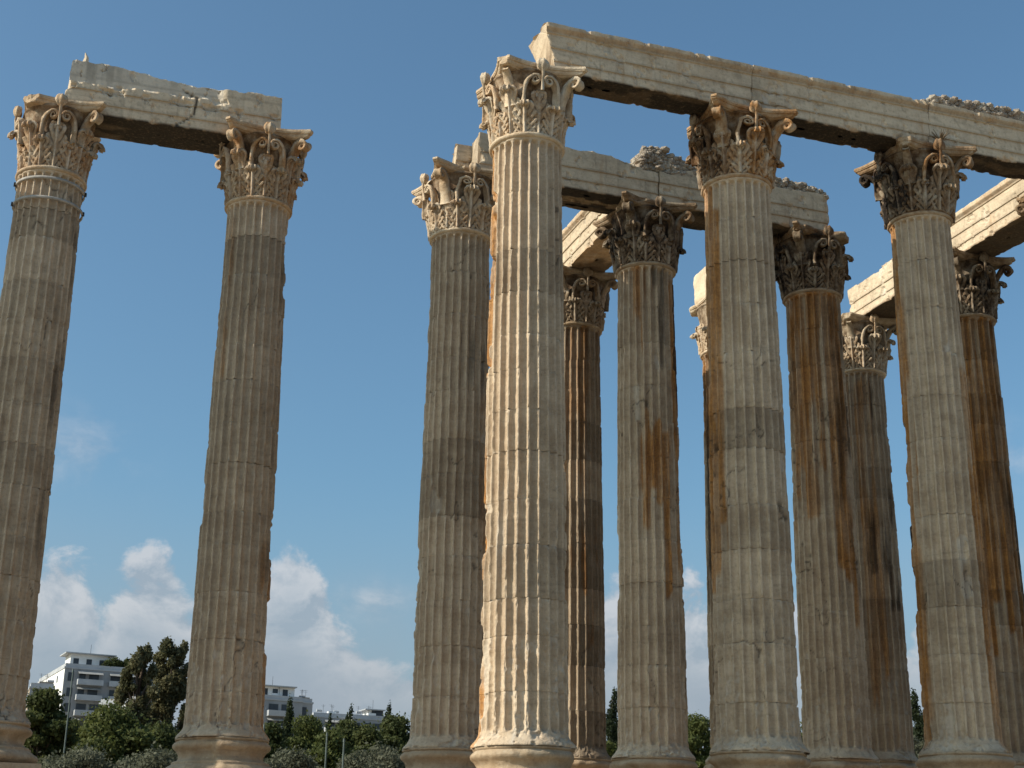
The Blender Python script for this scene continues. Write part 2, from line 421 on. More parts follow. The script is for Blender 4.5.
def leaf_mesh(h, wid, seed, broken=0.):
    """one acanthus leaf: broad blade of pointed lobes with deep furrows, tip rolled outwards and down; faces +X"""
    NV, NU = 54, 33
    v = np.linspace(0, 1, NV); u = np.linspace(-1, 1, NU)
    L = h*1.30
    tilt = np.radians(3+9*sstep(v, .15, .70)+178*sstep(v, .76, 1.0)**1.1)
    ds = L/(NV-1)
    z = np.concatenate([[0], np.cumsum(np.cos(tilt[:-1])*ds)]); rho = np.concatenate([[.05], .05+np.cumsum(np.sin(tilt[:-1])*ds)])
    wv = wid*(.80+.24*np.sin(np.pi*np.clip(v/.85, 0, 1)))*(1-.55*sstep(v, .72, .98))
    V, U = np.meshgrid(v, u, indexing='ij'); aU = np.abs(U)
    NL = 4.0                                                    # lobes on each side
    ph = V*NL*1.15-1.25*aU                                       # lobes climb outwards and up
    fr = ph-np.floor(ph)
    tooth = np.clip(1-np.abs(fr-.5)*2, 0, 1)**.6                # 1 mid lobe, 0 at the eye between lobes
    edge = 1-.42*(1-tooth)*sstep(aU, .30, 1.)
    lateral = U*wv[:, None]*edge
    furrow = (1-tooth)                                          # deep gap between lobes
    veins = np.cos(2*np.pi*ph*3)
    body = sstep(aU, .10, .30)
    relief = -.085*furrow*body*(.5+.5*sstep(aU, .3, .8)) + .012*veins*body + .050*np.exp(-(U/.10)**2) - .03*np.exp(-((aU-.2)/.07)**2)
    cup = .060*aU**2*sstep(V, .05, .4)*(1-sstep(V, .8, 1.))
    rr = rho[:, None]+relief+cup
    Zc = z[:, None]+.05*(tooth-.5)*sstep(aU, .5, 1)
    base_r = bell_r(np.minimum(z, h*.85))[:, None]
    def place(rr):
        rad = base_r+rr; th = lateral/.95
        return np.stack([rad*np.cos(th), rad*np.sin(th), Zc], -1).reshape(-1, 3)
    front = place(rr)
    back = place(rr-.075*np.cos(tilt)[:, None]); back[:, 2] += (.075*np.sin(tilt)[:, None]+0*U).ravel()
    P = np.concatenate([front, back]); n = len(front)
    n2 = fbm(P*6+seed, 3, seed)
    P += ((n2-.5)*.045)[:, None]*np.array([1, .5, .8])
    if broken > 0:
        rm = np.hypot(P[:, 0], P[:, 1]); lim = 1.10-.16*broken+.16*(n2-.5)
        k = np.minimum(1, lim/rm); P[:, 0] *= k; P[:, 1] *= k
    f1 = grid_faces(NU, NV); rim = []
    ring = list(range(NU))+[i*NU+NU-1 for i in range(1, NV)]+[NU*NV-1-i for i in range(1, NU)]+[i*NU for i in range(NV-2, 0, -1)]
    for a, b in zip(ring, ring[1:]+ring[:1]): rim.append((b, a, a+n, b+n))
    F = np.concatenate([f1, f1[:, ::-1]+n, np.array(rim)])
    w = np.zeros((2*n, 3)); w[:n, 1] = (.75*sstep(furrow, .35, .9)*body).ravel()  # gaps between the lobes coloured darker
    w[:n, 2] = (.40*np.maximum(np.exp(-(U/.09)**2), sstep(V, .74, .84))*sstep(n2[:n].reshape(U.shape), .30, .55)).ravel()  # midrib and rolled tip painted paler as highlights
    return mesh('acanthus_leaf', P, F, True, w)

def ribbon(path, width, thick, name, mapf, chan=.35):
    """swept strap with raised edges; path (n,2) in (s, z), width across"""
    path = np.array(path); n = len(path)
    d = np.gradient(path, axis=0); d /= np.linalg.norm(d, axis=1)[:, None]+1e-9
    nr = np.stack([d[:, 1]*-1, d[:, 0]], 1)
    cs = [(-1, 1), (-.72, 1), (-.5, 1-chan), (0, 1-chan*1.3), (.5, 1-chan), (.72, 1), (1, 1), (1, -1), (0, -1), (-1, -1)]
    V = []
    for i in range(n):
        for (a, b) in cs:
            q = path[i]+nr[i]*b*thick[i]*.5
            V.append(mapf(q[0], q[1], a*width[i]*.5))
    k = len(cs); F = []
    for i in range(n-1):
        for c in range(k): F.append((i*k+c, i*k+(c+1) % k, (i+1)*k+(c+1) % k, (i+1)*k+c))
    F.append(tuple(range(k))); F.append(tuple(range(n*k-1, (n-1)*k-1, -1)))
    P = np.array(V); nz = fbm(P*8, 3, 5); P += ((nz-.5)*.03)[:, None]
    me = mesh(name, P, F, True)
    return me
def spiral(cx, cz, r0, r1, a0, turns, n, sgn):
    out = []
    for k in range(n):
        t = k/(n-1); a = a0+sgn*t*turns*2*math.pi; r = r0+(r1-r0)*t
        out.append((cx+r*math.cos(a), cz+r*math.sin(a)))
    return out
def bez(p0, p1, p2, p3, n):
    t = np.linspace(0, 1, n)[:, None]; p0, p1, p2, p3 = map(np.array, (p0, p1, p2, p3))
    return [tuple(q) for q in ((1-t)**3*p0+3*(1-t)**2*t*p1+3*(1-t)*t*t*p2+t**3*p3)]
def volute_mesh(broken=False):
    stem = bez((.93, .78), (.93, 1.18), (1.04, 1.64), (1.33, 1.74), 16)
    sp = spiral(1.35, 1.60, .14, .03, math.pi/2, 1.6, 30, -1)
    path = stem+sp[1:] if not broken else stem[:15]
    n = len(path); w = np.linspace(.30, .17, n); th = np.concatenate([np.linspace(.09, .12, min(16, n)), np.linspace(.085, .05, max(0, n-16))])
    return ribbon(path, w, th, 'volute', lambda s, z, a: (s, a, z), .5)
def scroll_mesh():
    vs, fs = [], []
    me = None
    P_all = []; F_all = []; off = 0
    for sg in (-1, 1):
        stem = bez((.42, .75), (.44, 1.15), (.36, 1.60), (.17, 1.58), 14)
        sp = spiral(.17, 1.46, .12, .03, math.pi/2, 1.4, 22, 1)
        path = stem+sp[1:]; n = len(path)
        m = ribbon(path, np.linspace(.21, .10, n), np.linspace(.075, .04, n), 'tmp',
                   lambda s, z, a, sg=sg: ((1.03+a+.06*(z-1.2))*math.cos(sg*s/1.0), (1.03+a+.06*(z-1.2))*math.sin(sg*s/1.0), z), .4)
        co = np.zeros(len(m.vertices)*3, np.float32); m.vertices.foreach_get('co', co); P_all.append(co.reshape(-1, 3))
        F_all += [tuple(i+off for i in p.vertices) for p in m.polygons]; off += len(m.vertices); bpy.data.meshes.remove(m)
    return mesh('scroll', np.concatenate(P_all), F_all, True)
def fleuron_mesh():
    """flower boss and its stalk in the middle of an abacus side"""
    n, k = 20, 12; P = []
    for i in range(k):
        ph = math.pi*i/(k-1)
        for j in range(n):
            th = 2*math.pi*j/n; r = .15*(1+.22*math.cos(5*th)*math.sin(ph))
            P.append((1.09+.7*r*math.sin(ph)*math.cos(th)+.03, r*math.sin(ph)*math.sin(th), 1.90+r*1.15*math.cos(ph)))
    F = [tuple(int(i) for i in q) for q in grid_faces(n, k, True)]
    st = ribbon([(1.10, 1.15), (1.13, 1.4), (1.16, 1.62), (1.14, 1.82)], [.07]*4, [.06]*4, 'tmp', lambda s, z, a: (s, a, z), .1)
    co = np.zeros(len(st.vertices)*3, np.float32); st.vertices.foreach_get('co', co); b = len(P)
    P = np.concatenate([np.array(P), co.reshape(-1, 3)]); F += [tuple(i+b for i in p.vertices) for p in st.polygons]; bpy.data.meshes.remove(st)
    P = P+((fbm(P*9, 3, 2)-.5)*.05)[:, None]
    return mesh('fleuron', P, F, True)
def abacus_mesh(seed, broken=()):
    """square slab with hollowed sides and cut corners, hollow moulding below, fillet above"""
    side = []
    n = 18; HW, CH, DEP = 1.20, .10, .25
    for q in range(4):
        for k in range(n+1):
            s = -(HW-CH)+2*(HW-CH)*k/n; t = s/(HW-CH)
            y = -(HW-DEP*(1-abs(t)**2.2))
            a = q*math.pi/2
            side.append((s*math.cos(a)-y*math.sin(a), s*math.sin(a)+y*math.cos(a)))
        # cut corner
    out = np.array(side); m = len(out)
    prof = [(-.22, 1.80), (-.20, 1.815), (-.13, 1.83), (-.09, 1.865), (-.07, 1.90), (-.07, 1.915), (-.025, 1.925), (-.02, 1.95), (0, 1.965), (.0, 2.00), (-.01, 2.036)]
    P = []; rad = np.hypot(out[:, 0], out[:, 1])
    for (d, z) in prof:
        s = (1+d/1.25)
        P.append(np.stack([out[:, 0]*s, out[:, 1]*s, np.full(m, z)], 1))
    P = np.concatenate(P); k = len(prof)
    n1 = fbm(P*2.2+seed*1.7, 4, seed); n2 = fbm(P*7, 3, seed+9)
    sc = 1-.03*(n2-.5)-.09*sstep(n1, .58, .75)
    for ang, amt in broken:
        pr = np.hypot(P[:, 0], P[:, 1]); rel = (np.arctan2(P[:, 1], P[:, 0])-ang+np.pi) % (2*np.pi)-np.pi
        lim = (1.60-amt+.18*(n1-.5))/np.maximum(.3, np.cos(rel))
        sc = np.where(np.abs(rel) < .7, np.minimum(sc, lim/pr), sc)
    P[:, 0] *= sc; P[:, 1] *= sc; P[:, 2] += np.where(P[:, 2] > 1.82, (n2-.5)*.03, 0)
    F = [tuple(int(i) for i in f) for f in grid_faces(m, k, True)]
    b = len(P); P = np.concatenate([P, [[0, 0, 1.80], [0, 0, 2.036]]])
    for i in range(m):
        F.append((b, (i+1) % m, i)); F.append((b+1, (k-1)*m+i, (k-1)*m+(i+1) % m))
    me = mesh('abacus', P, F, True)
    sh = np.array([len(p.vertices) == 4 for p in me.polygons]); me.polygons.foreach_set('use_smooth', np.zeros(len(sh), bool))
    return me
BELL = bell_mesh()
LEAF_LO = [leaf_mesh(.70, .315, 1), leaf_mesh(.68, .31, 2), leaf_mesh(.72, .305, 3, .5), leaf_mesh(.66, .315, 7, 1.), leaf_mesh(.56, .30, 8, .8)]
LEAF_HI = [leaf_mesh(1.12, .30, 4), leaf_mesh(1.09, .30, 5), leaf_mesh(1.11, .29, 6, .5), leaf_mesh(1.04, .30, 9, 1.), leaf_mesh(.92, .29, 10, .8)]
def worn(me, seed, amp, name):
    m2 = me.copy(); n = len(m2.vertices); co = np.zeros(n*3, np.float32); m2.vertices.foreach_get('co', co); P = co.reshape(-1, 3)
    for ax in range(3): P[:, ax] += (fbm(P*4.5+seed*3.1+ax*7, 3, seed+ax)-.5)*amp
    rm = np.hypot(P[:, 0], P[:, 1]); lim = 1.36+.34*fbm(P*2.5+seed, 2, seed+5); k = np.minimum(1, lim/rm); P[:, 0] *= k; P[:, 1] *= k
    m2.vertices.foreach_set('co', P.ravel()); m2.name = name; return m2
VOL, VOL_B, SCR, FLE = volute_mesh(), volute_mesh(True), scroll_mesh(), fleuron_mesh()
VOLS = [worn(VOL, k, .10, 'volute') for k in range(4)]; SCRS = [worn(SCR, k+10, .10, 'scroll') for k in range(3)]

def prop(o, tone=0., rust=0., soot=0.):
    o['tone'] = float(tone); o['rust'] = float(rust); o['soot'] = float(soot); return o

COLUMN_GROUP = 'fluted Corinthian columns of the ruined temple'
def column(name, xy, ztop, zbase, label, seed, tones, cap, stains=(), wear=.6, dz=.05, tilt=(0, 0), bounds=None, broken=(), gone=(), hoop=False, girth=1., capw=1., gouges=()):
    rnd = random.Random(seed)
    root = empty('column', (xy[0], xy[1], Z0+zbase), (tilt[0], tilt[1], ROW)); ztop = ztop-zbase; zab = (15.37 if name == 'B' else 15.24)-zbase
    tag(root, label, 'column', COLUMN_GROUP)
    zs = ztop/ZR
    facing = math.atan2(CAM[1]-xy[1], CAM[0]-xy[0])-ROW
    # base
    b = link('base', base_mesh(seed, wear), M_BASE, root); prop(b, rnd.uniform(-.08, .05), .08)
    p = link('plinth', plinth_mesh(2.92-Z0-zbase), M_BASE, root); prop(p, -.1, 0)
    # shaft
    shaft = empty('shaft', parent=root); shaft.scale = (girth, girth, zs)
    if bounds is None:
        n = len(tones); cuts = [0.]
        hs = [rnd.uniform(.8, 1.25) for _ in range(n)]; tot = sum(hs)
        for h in hs: cuts.append(cuts[-1]+h/tot*13.34)
    else: cuts = [0.]+[v*13.34/13.3 for v in bounds]+[13.34]
    for k in range(len(cuts)-1):
        me = drum_mesh(cuts[k], cuts[k+1]-.003, seed*31+k, wear*(1.25 if tones[k] > .05 and k < 3 else 1), stains, dz, k == 0, k == len(cuts)-2, facing, 1., seed, gouges)
        d = link('drum', me, M_SHAFT, shaft); d.location = (rnd.uniform(-.010, .010), rnd.uniform(-.010, .010), cuts[k]); d.rotation_euler.z = R(rnd.uniform(-.25, .25))
        prop(d, tones[k]*1.05+.0, 0, 0)
    P, f = lathe([(.70, 13.33), (.83, 13.335), (.86, 13.345), (.885, 13.37), (.89, 13.395), (.88, 13.42), (.86, 13.44), (.70, 13.445)], 72, seed, .02, .02)
    P[:, 2] -= 13.39
    rg = link('astragal', mesh('astragal', P, f, True, np.zeros((len(P), 3))), M_CAP, shaft); rg.location.z = 13.39; prop(rg, cap[0]+.05, cap[1]*.5, cap[2]*.3)
    # capital
    tone, rust, soot = cap[:3]; side = cap[3] if len(cap) > 3 else 0.
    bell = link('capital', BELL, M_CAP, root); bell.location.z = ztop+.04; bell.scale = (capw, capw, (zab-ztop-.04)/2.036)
    prop(bell, tone-.15, min(1, rust+.2), min(1, .62+soot*.5))  # sooty crust plus extra dark painted into the shaded voids
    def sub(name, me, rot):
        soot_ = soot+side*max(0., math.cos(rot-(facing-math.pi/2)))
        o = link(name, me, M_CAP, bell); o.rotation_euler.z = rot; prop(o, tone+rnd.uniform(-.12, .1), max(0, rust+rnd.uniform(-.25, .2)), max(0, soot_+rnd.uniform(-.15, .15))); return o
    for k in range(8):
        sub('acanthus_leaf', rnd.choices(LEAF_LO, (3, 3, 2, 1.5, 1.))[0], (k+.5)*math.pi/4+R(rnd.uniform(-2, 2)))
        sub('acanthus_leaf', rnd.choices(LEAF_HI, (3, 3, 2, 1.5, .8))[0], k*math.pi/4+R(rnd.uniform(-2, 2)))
    for k in range(4):
        if k not in gone: sub('volute', VOL_B if k in broken else rnd.choice(VOLS), (k+.5)*math.pi/2)
        (rnd.random() < (.82 if len(gone) < 2 else 0.)) and sub('scroll', rnd.choice(SCRS), k*math.pi/2); (rnd.random() < .8) and sub('fleuron', FLE, k*math.pi/2)
    ab = sub('abacus', abacus_mesh(seed, [((k+.5)*math.pi/2, .42) for k in gone]+[((k+.5)*math.pi/2, .24) for k in broken]), 0)
    prop(ab, tone+.08, rust*.7, soot*.5)
    if hoop:
        for z in (12.58, 13.12):
            P, f = lathe([(.825, -.035), (.865, -.035), (.865, .035), (.825, .035), (.825, -.035)], 72)
            P[:, :2] *= shaft_r(z)/.80*.985
            h = link('steel_band', mesh('steel_band', P, f, False), M_IRON if z > 12.6 else M_IRON, root); h.location.z = z*zs
            m = MB()
            for a in (facing-1.45, facing+1.4):
                M = Matrix.Rotation(a, 4, 'Z'); m.box((.83, -.04, -.045), (.895, .04, .045), M)
            m.build('clamp', M_DARK, h)
    return root

TL, TD = .12, -.30
def tones(rnd_seed, n, mean=0., spread=.16, dark=()):
    r = random.Random(rnd_seed); v = [mean+r.uniform(-spread, spread) for _ in range(n)]
    for k, t in dark: v[k] = t
    return v

# 0 rust, 1 dark, 2 pale ; side -1 left .. +1 right as seen from the photographer's spot
column('D', (-.03, -.08), 13.34, -0.75, 'pale cream corner column of the front row, its left flutes in bright sun', 11,
       [.10, .12, .04, -.10, .02, .08, .04, .08, .10, .02, -.16, .06, .08], (.20, .26, .0),
       [(0, -1., .30, 8.0, 13.3, .95), (0, -1., .20, 0, 6.5, .75), (2, -.2, .8, 0, 5, .15)], .55, .03,
       bounds=[1.05, 2.15, 2.9, 4.0, 4.95, 6.0, 6.9, 7.8, 8.6, 9.6, 10.6, 12.0], broken=(1, 2), tilt=(0, R(-.38)), girth=1.035, capw=.98, gouges=[(-.95, .30, 8.0, 12.2, .11), (-.9, .3, .6, 5., .07), (.95, .2, 3, 6, .06)])
column('F', (5.25, 1.79), 13.33, -0.62, 'second front column, pale shaft with rust down its left edge and a grey band', 12,
       [.06, .08, -.02, .04, -.10, .0, -.20, .10, .08, .08, .06, .10], (.0, .9, .16, .85),
       [(0, -.86, .28, 2.5, 13.4, 1.3), (0, -.52, .12, 5, 12.5, .85), (1, -1.15, .2, 1, 13, .5)], .55, .04,
       bounds=[1.0, 2.25, 3.2, 4.3, 5.3, 6.6, 7.55, 8.9, 10.1, 11.2, 12.3], gone=(1,), girth=1.03, capw=1.03, gouges=[(-.9, .2, 7, 9, .06), (.95, .15, 0.5, 3, .05)])
column('H', (10.39, 3.56), 13.27, -0.43, 'third front column, grey shaft with a dark rusty stripe along its left', 13,
       [.0, .02, -.04, -.22, .04, .02, .06, -.02, .06, .06, .04, .06], (-.12, .6, .42, 1.),
       [(0, -.84, .27, 1.5, 13.4, 1.3), (1, -1.1, .18, 3, 13.4, .9), (0, .95, .28, 0, 9, .8), (0, -.6, .12, 5, 11, .6)], .55, .04,
       bounds=[1.1, 2.2, 3.3, 4.4, 5.5, 6.5, 7.4, 8.5, 9.6, 10.8, 12.1], broken=(2,), girth=.96, gouges=[(-1, .2, 3, 8, .07), (.3, .12, 3.5, 5, .05)])
column('M', tuple(lat(2.93, 0)[:2]), ZR, -0.30, 'fourth front column, beyond the right edge under the long architrave end', 14,
       tones(3, 11, -.05), (-.15, .6, .5), [(0, -.9, .4, 2, 13, .8)], .55, .09)
column('A', (-12.21, 1.85), 13.29, -0.20, 'leftmost tall column with two steel bands round its neck below the capital', 15,
       [-.08, -.1, -.06, -.16, -.12, -.2, -.06, -.14, .0, -.05, .10, -.10, .04], (.02, .45, .02),
       [(1, .85, .35, 0, 13.3, .40)], .6, .045,  # dark tint down the right side, full height
       bounds=[1.0, 2.2, 3.2, 4.1, 5.3, 6.3, 7.3, 8.4, 9.4, 10.4, 11.55, 12.3], gone=(2,), hoop=True, capw=.92)
column('B', (-7.07, 3.48), 13.33, -0.35, 'second column from the left, brownish shaft with a dark drum below its neck', 16,
       [-.02, -.06, -.10, -.2, -.22, -.14, -.22, -.24, -.14, -.18, -.24, -.28, .06], (.04, .5, .0),
       [(0, .8, .4, 0, 5.0, .42), (1, .9, .4, 2, 12, .35), (0, -.8, .3, 9, 13, .5)], .7, .045, tilt=(0, R(-.55)),  # rust on both sides, dark tint down the right
       bounds=[1.0, 2.2, 3.3, 4.4, 5.2, 6.4, 7.4, 8.5, 9.4, 10.4, 11.3, 12.35], gone=(), capw=.97, gouges=[(.98, .22, 11.0, 13.0, .10), (.98, .2, 2, 6.5, .07), (-1, .2, 5, 8, .05)])
column('C', (-1.87, 5.31), 13.38, -0.37, 'grey-brown column just left of the sunlit corner column, first of the second row', 17,
       [.02, -.02, -.06, -.04, .02, -.26, -.22, -.04, -.08, -.05, -.10, -.12], (.12, .25, .02),
       [(1, .6, .6, 5, 11, .45), (0, .9, .4, 2, 9, .4)], .7, .045,
       bounds=[1.2, 2.4, 3.5, 4.6, 5.6, 6.7, 7.6, 8.9, 9.8, 11.0, 12.2], gouges=[(-1, .2, 1, 5, .06), (-.98, .15, 8.8, 10.4, .06)])
column('E', (3.42, 7.20), 13.30, -0.35, 'middle column of the second row with a sooty dark capital and pale lower shaft', 18,
       [.08, .10, .04, .02, .10, .0, .0, -.02, -.05, .0, -.12, -.08], (-.25, .5, .72, .3),
       [(0, .3, .45, 5.0, 8.8, 1.1), (0, .75, .25, 8, 13, .7), (0, -.1, .5, 10, 13.4, .55), (1, .3, .9, 11.2, 13.4, .55), (1, .95, .25, 0, 13, .7), (0, .85, .3, 3, 11, .6)], .65, .045, gouges=[(1, .2, 3, 8, .07), (-1, .15, 4, 7, .05)])
column('G', (8.62, 8.97), 13.30, -0.19, 'rust-streaked brown column of the second row under the right end of its broken beam', 19,
       [-.02, .02, .04, .02, -.02, -.10, -.1, -.15, -.05, -.2, -.22], (-.3, .6, .70, .4),
       [(0, -.25, .5, 6.0, 13.4, .85), (0, .5, .45, 3.5, 13.4, .80), (1, -.5, .5, 7, 13.4, .6), (1, .6, .3, 5, 13, .5)], .65, .045, gone=(3,), broken=(0,))
column('J', tuple(lat(3, 1)[:2]), 13.27, -0.10, 'dark rust-red column partly behind the third front column, at the right edge', 20,
       tones(7, 11, -.18), (-.3, .5, .75),
       [(0, .0, 1.1, 3, 13.4, .85), (1, .8, .4, 2, 13.4, .6)], .6, .06)
column('K', (1.62, 12.35), 13.44, 0.00, 'dark brown back column right behind the corner column, two flute edges sunlit', 21,
       tones(8, 11, -.34), (-.15, .35, .35),
       [(0, .1, .8, 3.5, 13.4, .52), (1, .6, .5, 5, 13.4, .5), (1, 0, 1, 12.6, 13.4, .7)], .6, .05)
column('L', (lat(2, 2)[0]+.04, lat(2, 2)[1]), ZR, 0.15, 'back column hidden behind the second front column, only its sunlit capital edge showing', 22,
       tones(9, 11, -.05), (.2, .1, .0), [(0, -.7, .6, 9, 13.4, .9), (1, -.8, .3, 2, 12, .7)], .8, .06, gone=(1, 2))
column('I', (11.68, 15.97), 13.33, 0.34, 'farthest back column with a sunlit pale capital and dark streaked shaft', 23,
       tones(10, 11, -.2), (.12, .15, .25),
       [(0, -.2, 1., 1, 13.0, .48), (1, .2, .7, 5, 12.6, .62), (2, -.6, .5, 0, 12, .35)], .8, .06, broken=(2,))
column('N', tuple(lat(-3, 1)[:2]), ZR, -0.20, 'added column outside the left edge, put there to shade the left pair', 24, tones(11, 10, -.05), (0, .3, 0.1), [], .6, .1)  # unseen column added to keep sun off the left pair

# ------------------------------------------------------------------ architraves
ZB = Z0+15.245
def architrave(name, label, a, b, j, along_cross=False, half=.70, h=1.31, seed=1, erode=None, tone=0., crown=True, dx=.05, back_only=False,
               cut_a=None, cut_b=None, soot=1., yoff=-.05, tilt=0., hh=0, ledge=None, crack=None, group='marble architrave blocks across the columns'):
    """a block from a to b (metres along the row); three fasciae and a crown moulding on both long sides"""
    o3 = lat(0, j) if not along_cross else lat(j, 0)
    e = ROW if not along_cross else ROW+math.pi/2
    hf = min(h, 1.31); f1, f2, f3 = .27*hf/1.2, .60*hf/1.2, .95*hf/1.2
    if back_only: front = []
    side = [(half-.075, 0), (half-.075, f1-.012), (half-.045, f1), (half-.045, f2-.012), (half-.012, f2), (half-.012, f3), (half+.02, f3+.015), (half+.03, f3+.06),
            (half+.09, f3+.13), (half+.10, f3+.15), (half+.10, h)]
    if not crown: side = side[:5]+[(half-.012, h)]
    def dens(pts):
        out = [pts[0]]
        for p, q in zip(pts[:-1], pts[1:]):
            k = max(1, int(math.hypot(q[0]-p[0], q[1]-p[1])/.06))
            out += [(p[0]+(q[0]-p[0])*i/k, p[1]+(q[1]-p[1])*i/k) for i in range(1, k+1)]
        return out
    s1 = dens(side)
    loop = [(-y, z) for y, z in s1]                                     # front going up (front is -y)
    loop += [(y, h) for y in np.linspace(-s1[-1][0], s1[-1][0], 20)[1:-1]]
    loop += [(y, z) for y, z in s1[::-1]]
    loop += [(y, 0.) for y in np.linspace(s1[0][0], -s1[0][0], 20)[1:-1]]
    loop = np.array(loop); m = len(loop)
    n = max(8, int(abs(b-a)/dx)); xs = np.linspace(a, b, n)
    X = np.repeat(xs, m); Y = np.tile(loop[:, 0], n); Z = np.tile(loop[:, 1], n)
    P = np.stack([X, Y, Z], 1)
    n1 = fbm(P*1.1+seed*5.1, 4, seed); n2 = fbm(P*4.5+seed, 4, seed+3); n3 = fbm(P*14, 3, seed+6)
    fr = Z/h
    d = .010*(n3-.5)+.018*(n2-.5)+.06*sstep(n1, .68, .72)+.04*sstep(n2, .67, .70)
    # edges of the block break more
    e_ed = np.exp(-(np.minimum(X-min(a, b), max(a, b)-X)/.06)**2); d = d+e_ed*.05*sstep(n2, .42, .7)
    topz = np.full(n*m, h)
    if erode is not None: topz = erode(X-a, n1, n2, Y)
    lowr = np.exp(-((Z)/.10)**2); d = d+lowr*.03*sstep(n2, .5, .75)
    if ledge is not None: d = d+np.where(Y < 0, ledge(X-a, Z, n1, n2), 0)
    cr_ = np.zeros(len(Z))
    if crack is not None:
        dist = np.full(len(Z), 9.)
        for (xa, za), (xb, zb) in zip(crack[:-1], crack[1:]):
            vx, vz = xb-xa, zb-za; tt = np.clip(((X-a-xa)*vx+(Z-za)*vz)/(vx*vx+vz*vz), 0, 1)
            dist = np.minimum(dist, np.hypot(X-a-xa-tt*vx, Z-za-tt*vz)+.05*(n2-.5))
        cr_ = np.exp(-(dist/.030)**2)*(Y < 0); d = d+.05*cr_
    Ynew = Y-np.sign(Y)*d
    Z2 = np.minimum(Z, topz) if erode is not None else Z-(fr > .985)*(n2-.4)*.05*1.0
    if cut_a is not None: X = X+np.where(X-a < .6, cut_a(Z2, n1, n2)*np.clip(1-(X-a)/.6, 0, 1), 0)
    if cut_b is not None: X = X+np.where(b-X < .6, cut_b(Z2, n1, n2)*np.clip(1-(b-X)/.6, 0, 1), 0)
    P2 = np.stack([X, Ynew, Z2], 1)
    w = np.zeros((len(P2), 3))
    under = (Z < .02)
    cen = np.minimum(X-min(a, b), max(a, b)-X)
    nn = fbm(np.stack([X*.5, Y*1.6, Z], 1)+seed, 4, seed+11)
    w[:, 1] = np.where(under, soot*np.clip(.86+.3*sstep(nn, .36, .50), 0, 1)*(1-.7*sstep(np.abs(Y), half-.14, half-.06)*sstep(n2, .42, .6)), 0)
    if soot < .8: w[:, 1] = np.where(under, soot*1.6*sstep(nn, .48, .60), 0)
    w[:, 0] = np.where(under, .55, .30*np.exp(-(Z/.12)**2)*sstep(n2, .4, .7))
    w[:, 1] = np.maximum(w[:, 1], .30*np.exp(-((Z-f1)/.02)**2)+.30*np.exp(-((Z-f2)/.02)**2)+.25*np.exp(-((Z-f3-.04)/.03)**2))
    w[:, 1] = np.maximum(w[:, 1], .95*cr_)
    if crown: w[:, 0] = np.maximum(w[:, 0], .42*sstep(Z, f3, f3+.06)*(Z < h-.02)*sstep(n2+.3*n1, .40, .75)); w[:, 1] = np.maximum(w[:, 1], .30*sstep(Z, f3-.01, f3+.03)*(1-sstep(Z, f3+.10, f3+.16)))
    drip = fbm(np.stack([X*3.2, Z*.5, Y*.2], 1)+seed*2.3, 4, seed+21); vein = fbm(np.stack([X*.8+Z*1.9, Z*.8-X*.25, Y*.1], 1)*1.3+seed, 4, seed+30)
    w[:, 1] = np.maximum(w[:, 1], np.where(under, 0, .32*sstep(drip, .60, .74)*sstep(n1, .40, .6)))
    w[:, 0] = np.maximum(w[:, 0], np.where(under, 0, .30*sstep(drip, .30, .22)))
    w[:, 1] = np.maximum(w[:, 1], np.where(under, 0, .30*np.exp(-((vein-.5)/.012)**2)))
    w[:, 2] = .4*sstep(d, .03, .06)*(1-cr_)
    F = grid_faces(m, n, True)
    if b > a: F = F[:, ::-1]
    F = [tuple(int(i) for i in f) for f in F]
    caps = (tuple(range(m)), tuple(range((n-1)*m, n*m)))
    F.append(caps[0][::1] if b > a else caps[0][::-1]); F.append(caps[1][::-1] if b > a else caps[1])
    P2[:, 1] += yoff
    me = mesh('architrave', P2, F, False, w)
    o = link('architrave', me, M_BEAM); o.location = (o3[0], o3[1], ZB+.006); o.rotation_euler = (0, -tilt, e)
    prop(o, tone); tag(o, label, 'architrave', group)
    return o
architrave('DF', 'long clean architrave from the sunlit corner column to the second front column', .02*S, 1.028*S-.008, 0, seed=1, tone=.08, half=.5, h=1.22, yoff=-.35,
           cut_a=lambda z, a, c: .24-.30*z+.25*(c-.5))
architrave('FH', 'long clean architrave between the second and third front columns', 1.028*S+.008, 1.988*S-.008, 0, seed=2, tone=.05, half=.5, h=1.22, yoff=-.35)
architrave('HM', 'front architrave at the right edge with pebbly rubble on its top', 1.988*S+.008, 3.03*S, 0, seed=3, tone=.09, half=.5, h=1.22, yoff=-.35)

def erode_ab(x, a, c, y):
    t = 1.50-.22*sstep(x, 1.0, 3.6)+.2*(a-.5)+.18*(c-.5)
    # broken ledge: the upper half is set back on the front
    return t
architrave('AB', 'broken architrave with a ragged top across the two left columns', -2.0*S, -.975*S, 1, seed=4, erode=erode_ab, crown=False, h=1.56, tone=.10, tilt=.022, dx=.03, crack=[(2.75, -.1), (3.35, .42), (3.42, .95), (3.05, 1.12)],
           ledge=lambda x, z, a, c: .13*sstep(z+.25*(a-.5)+.12*(c-.5), .86, .92)*(1-sstep(x, 3.9, 4.2))+.10*np.exp(-((z-.72+.05*c)/.05)**2)*sstep(c, .42, .6),
           cut_a=lambda z, a, c: .10+.12*(z > .62)+.25*(c-.5))
def erode_ce(x, a, c, y):
    t = 1.27+.2*(a-.5)+.16*(c-.5)-.34*sstep(x, 3.4, 5.6)-.12*np.exp(-((x-.9)/.25)**2)
    rnd = np.clip((np.abs(y)-.25)/.45, 0, 1)**2*.34
    return t-rnd
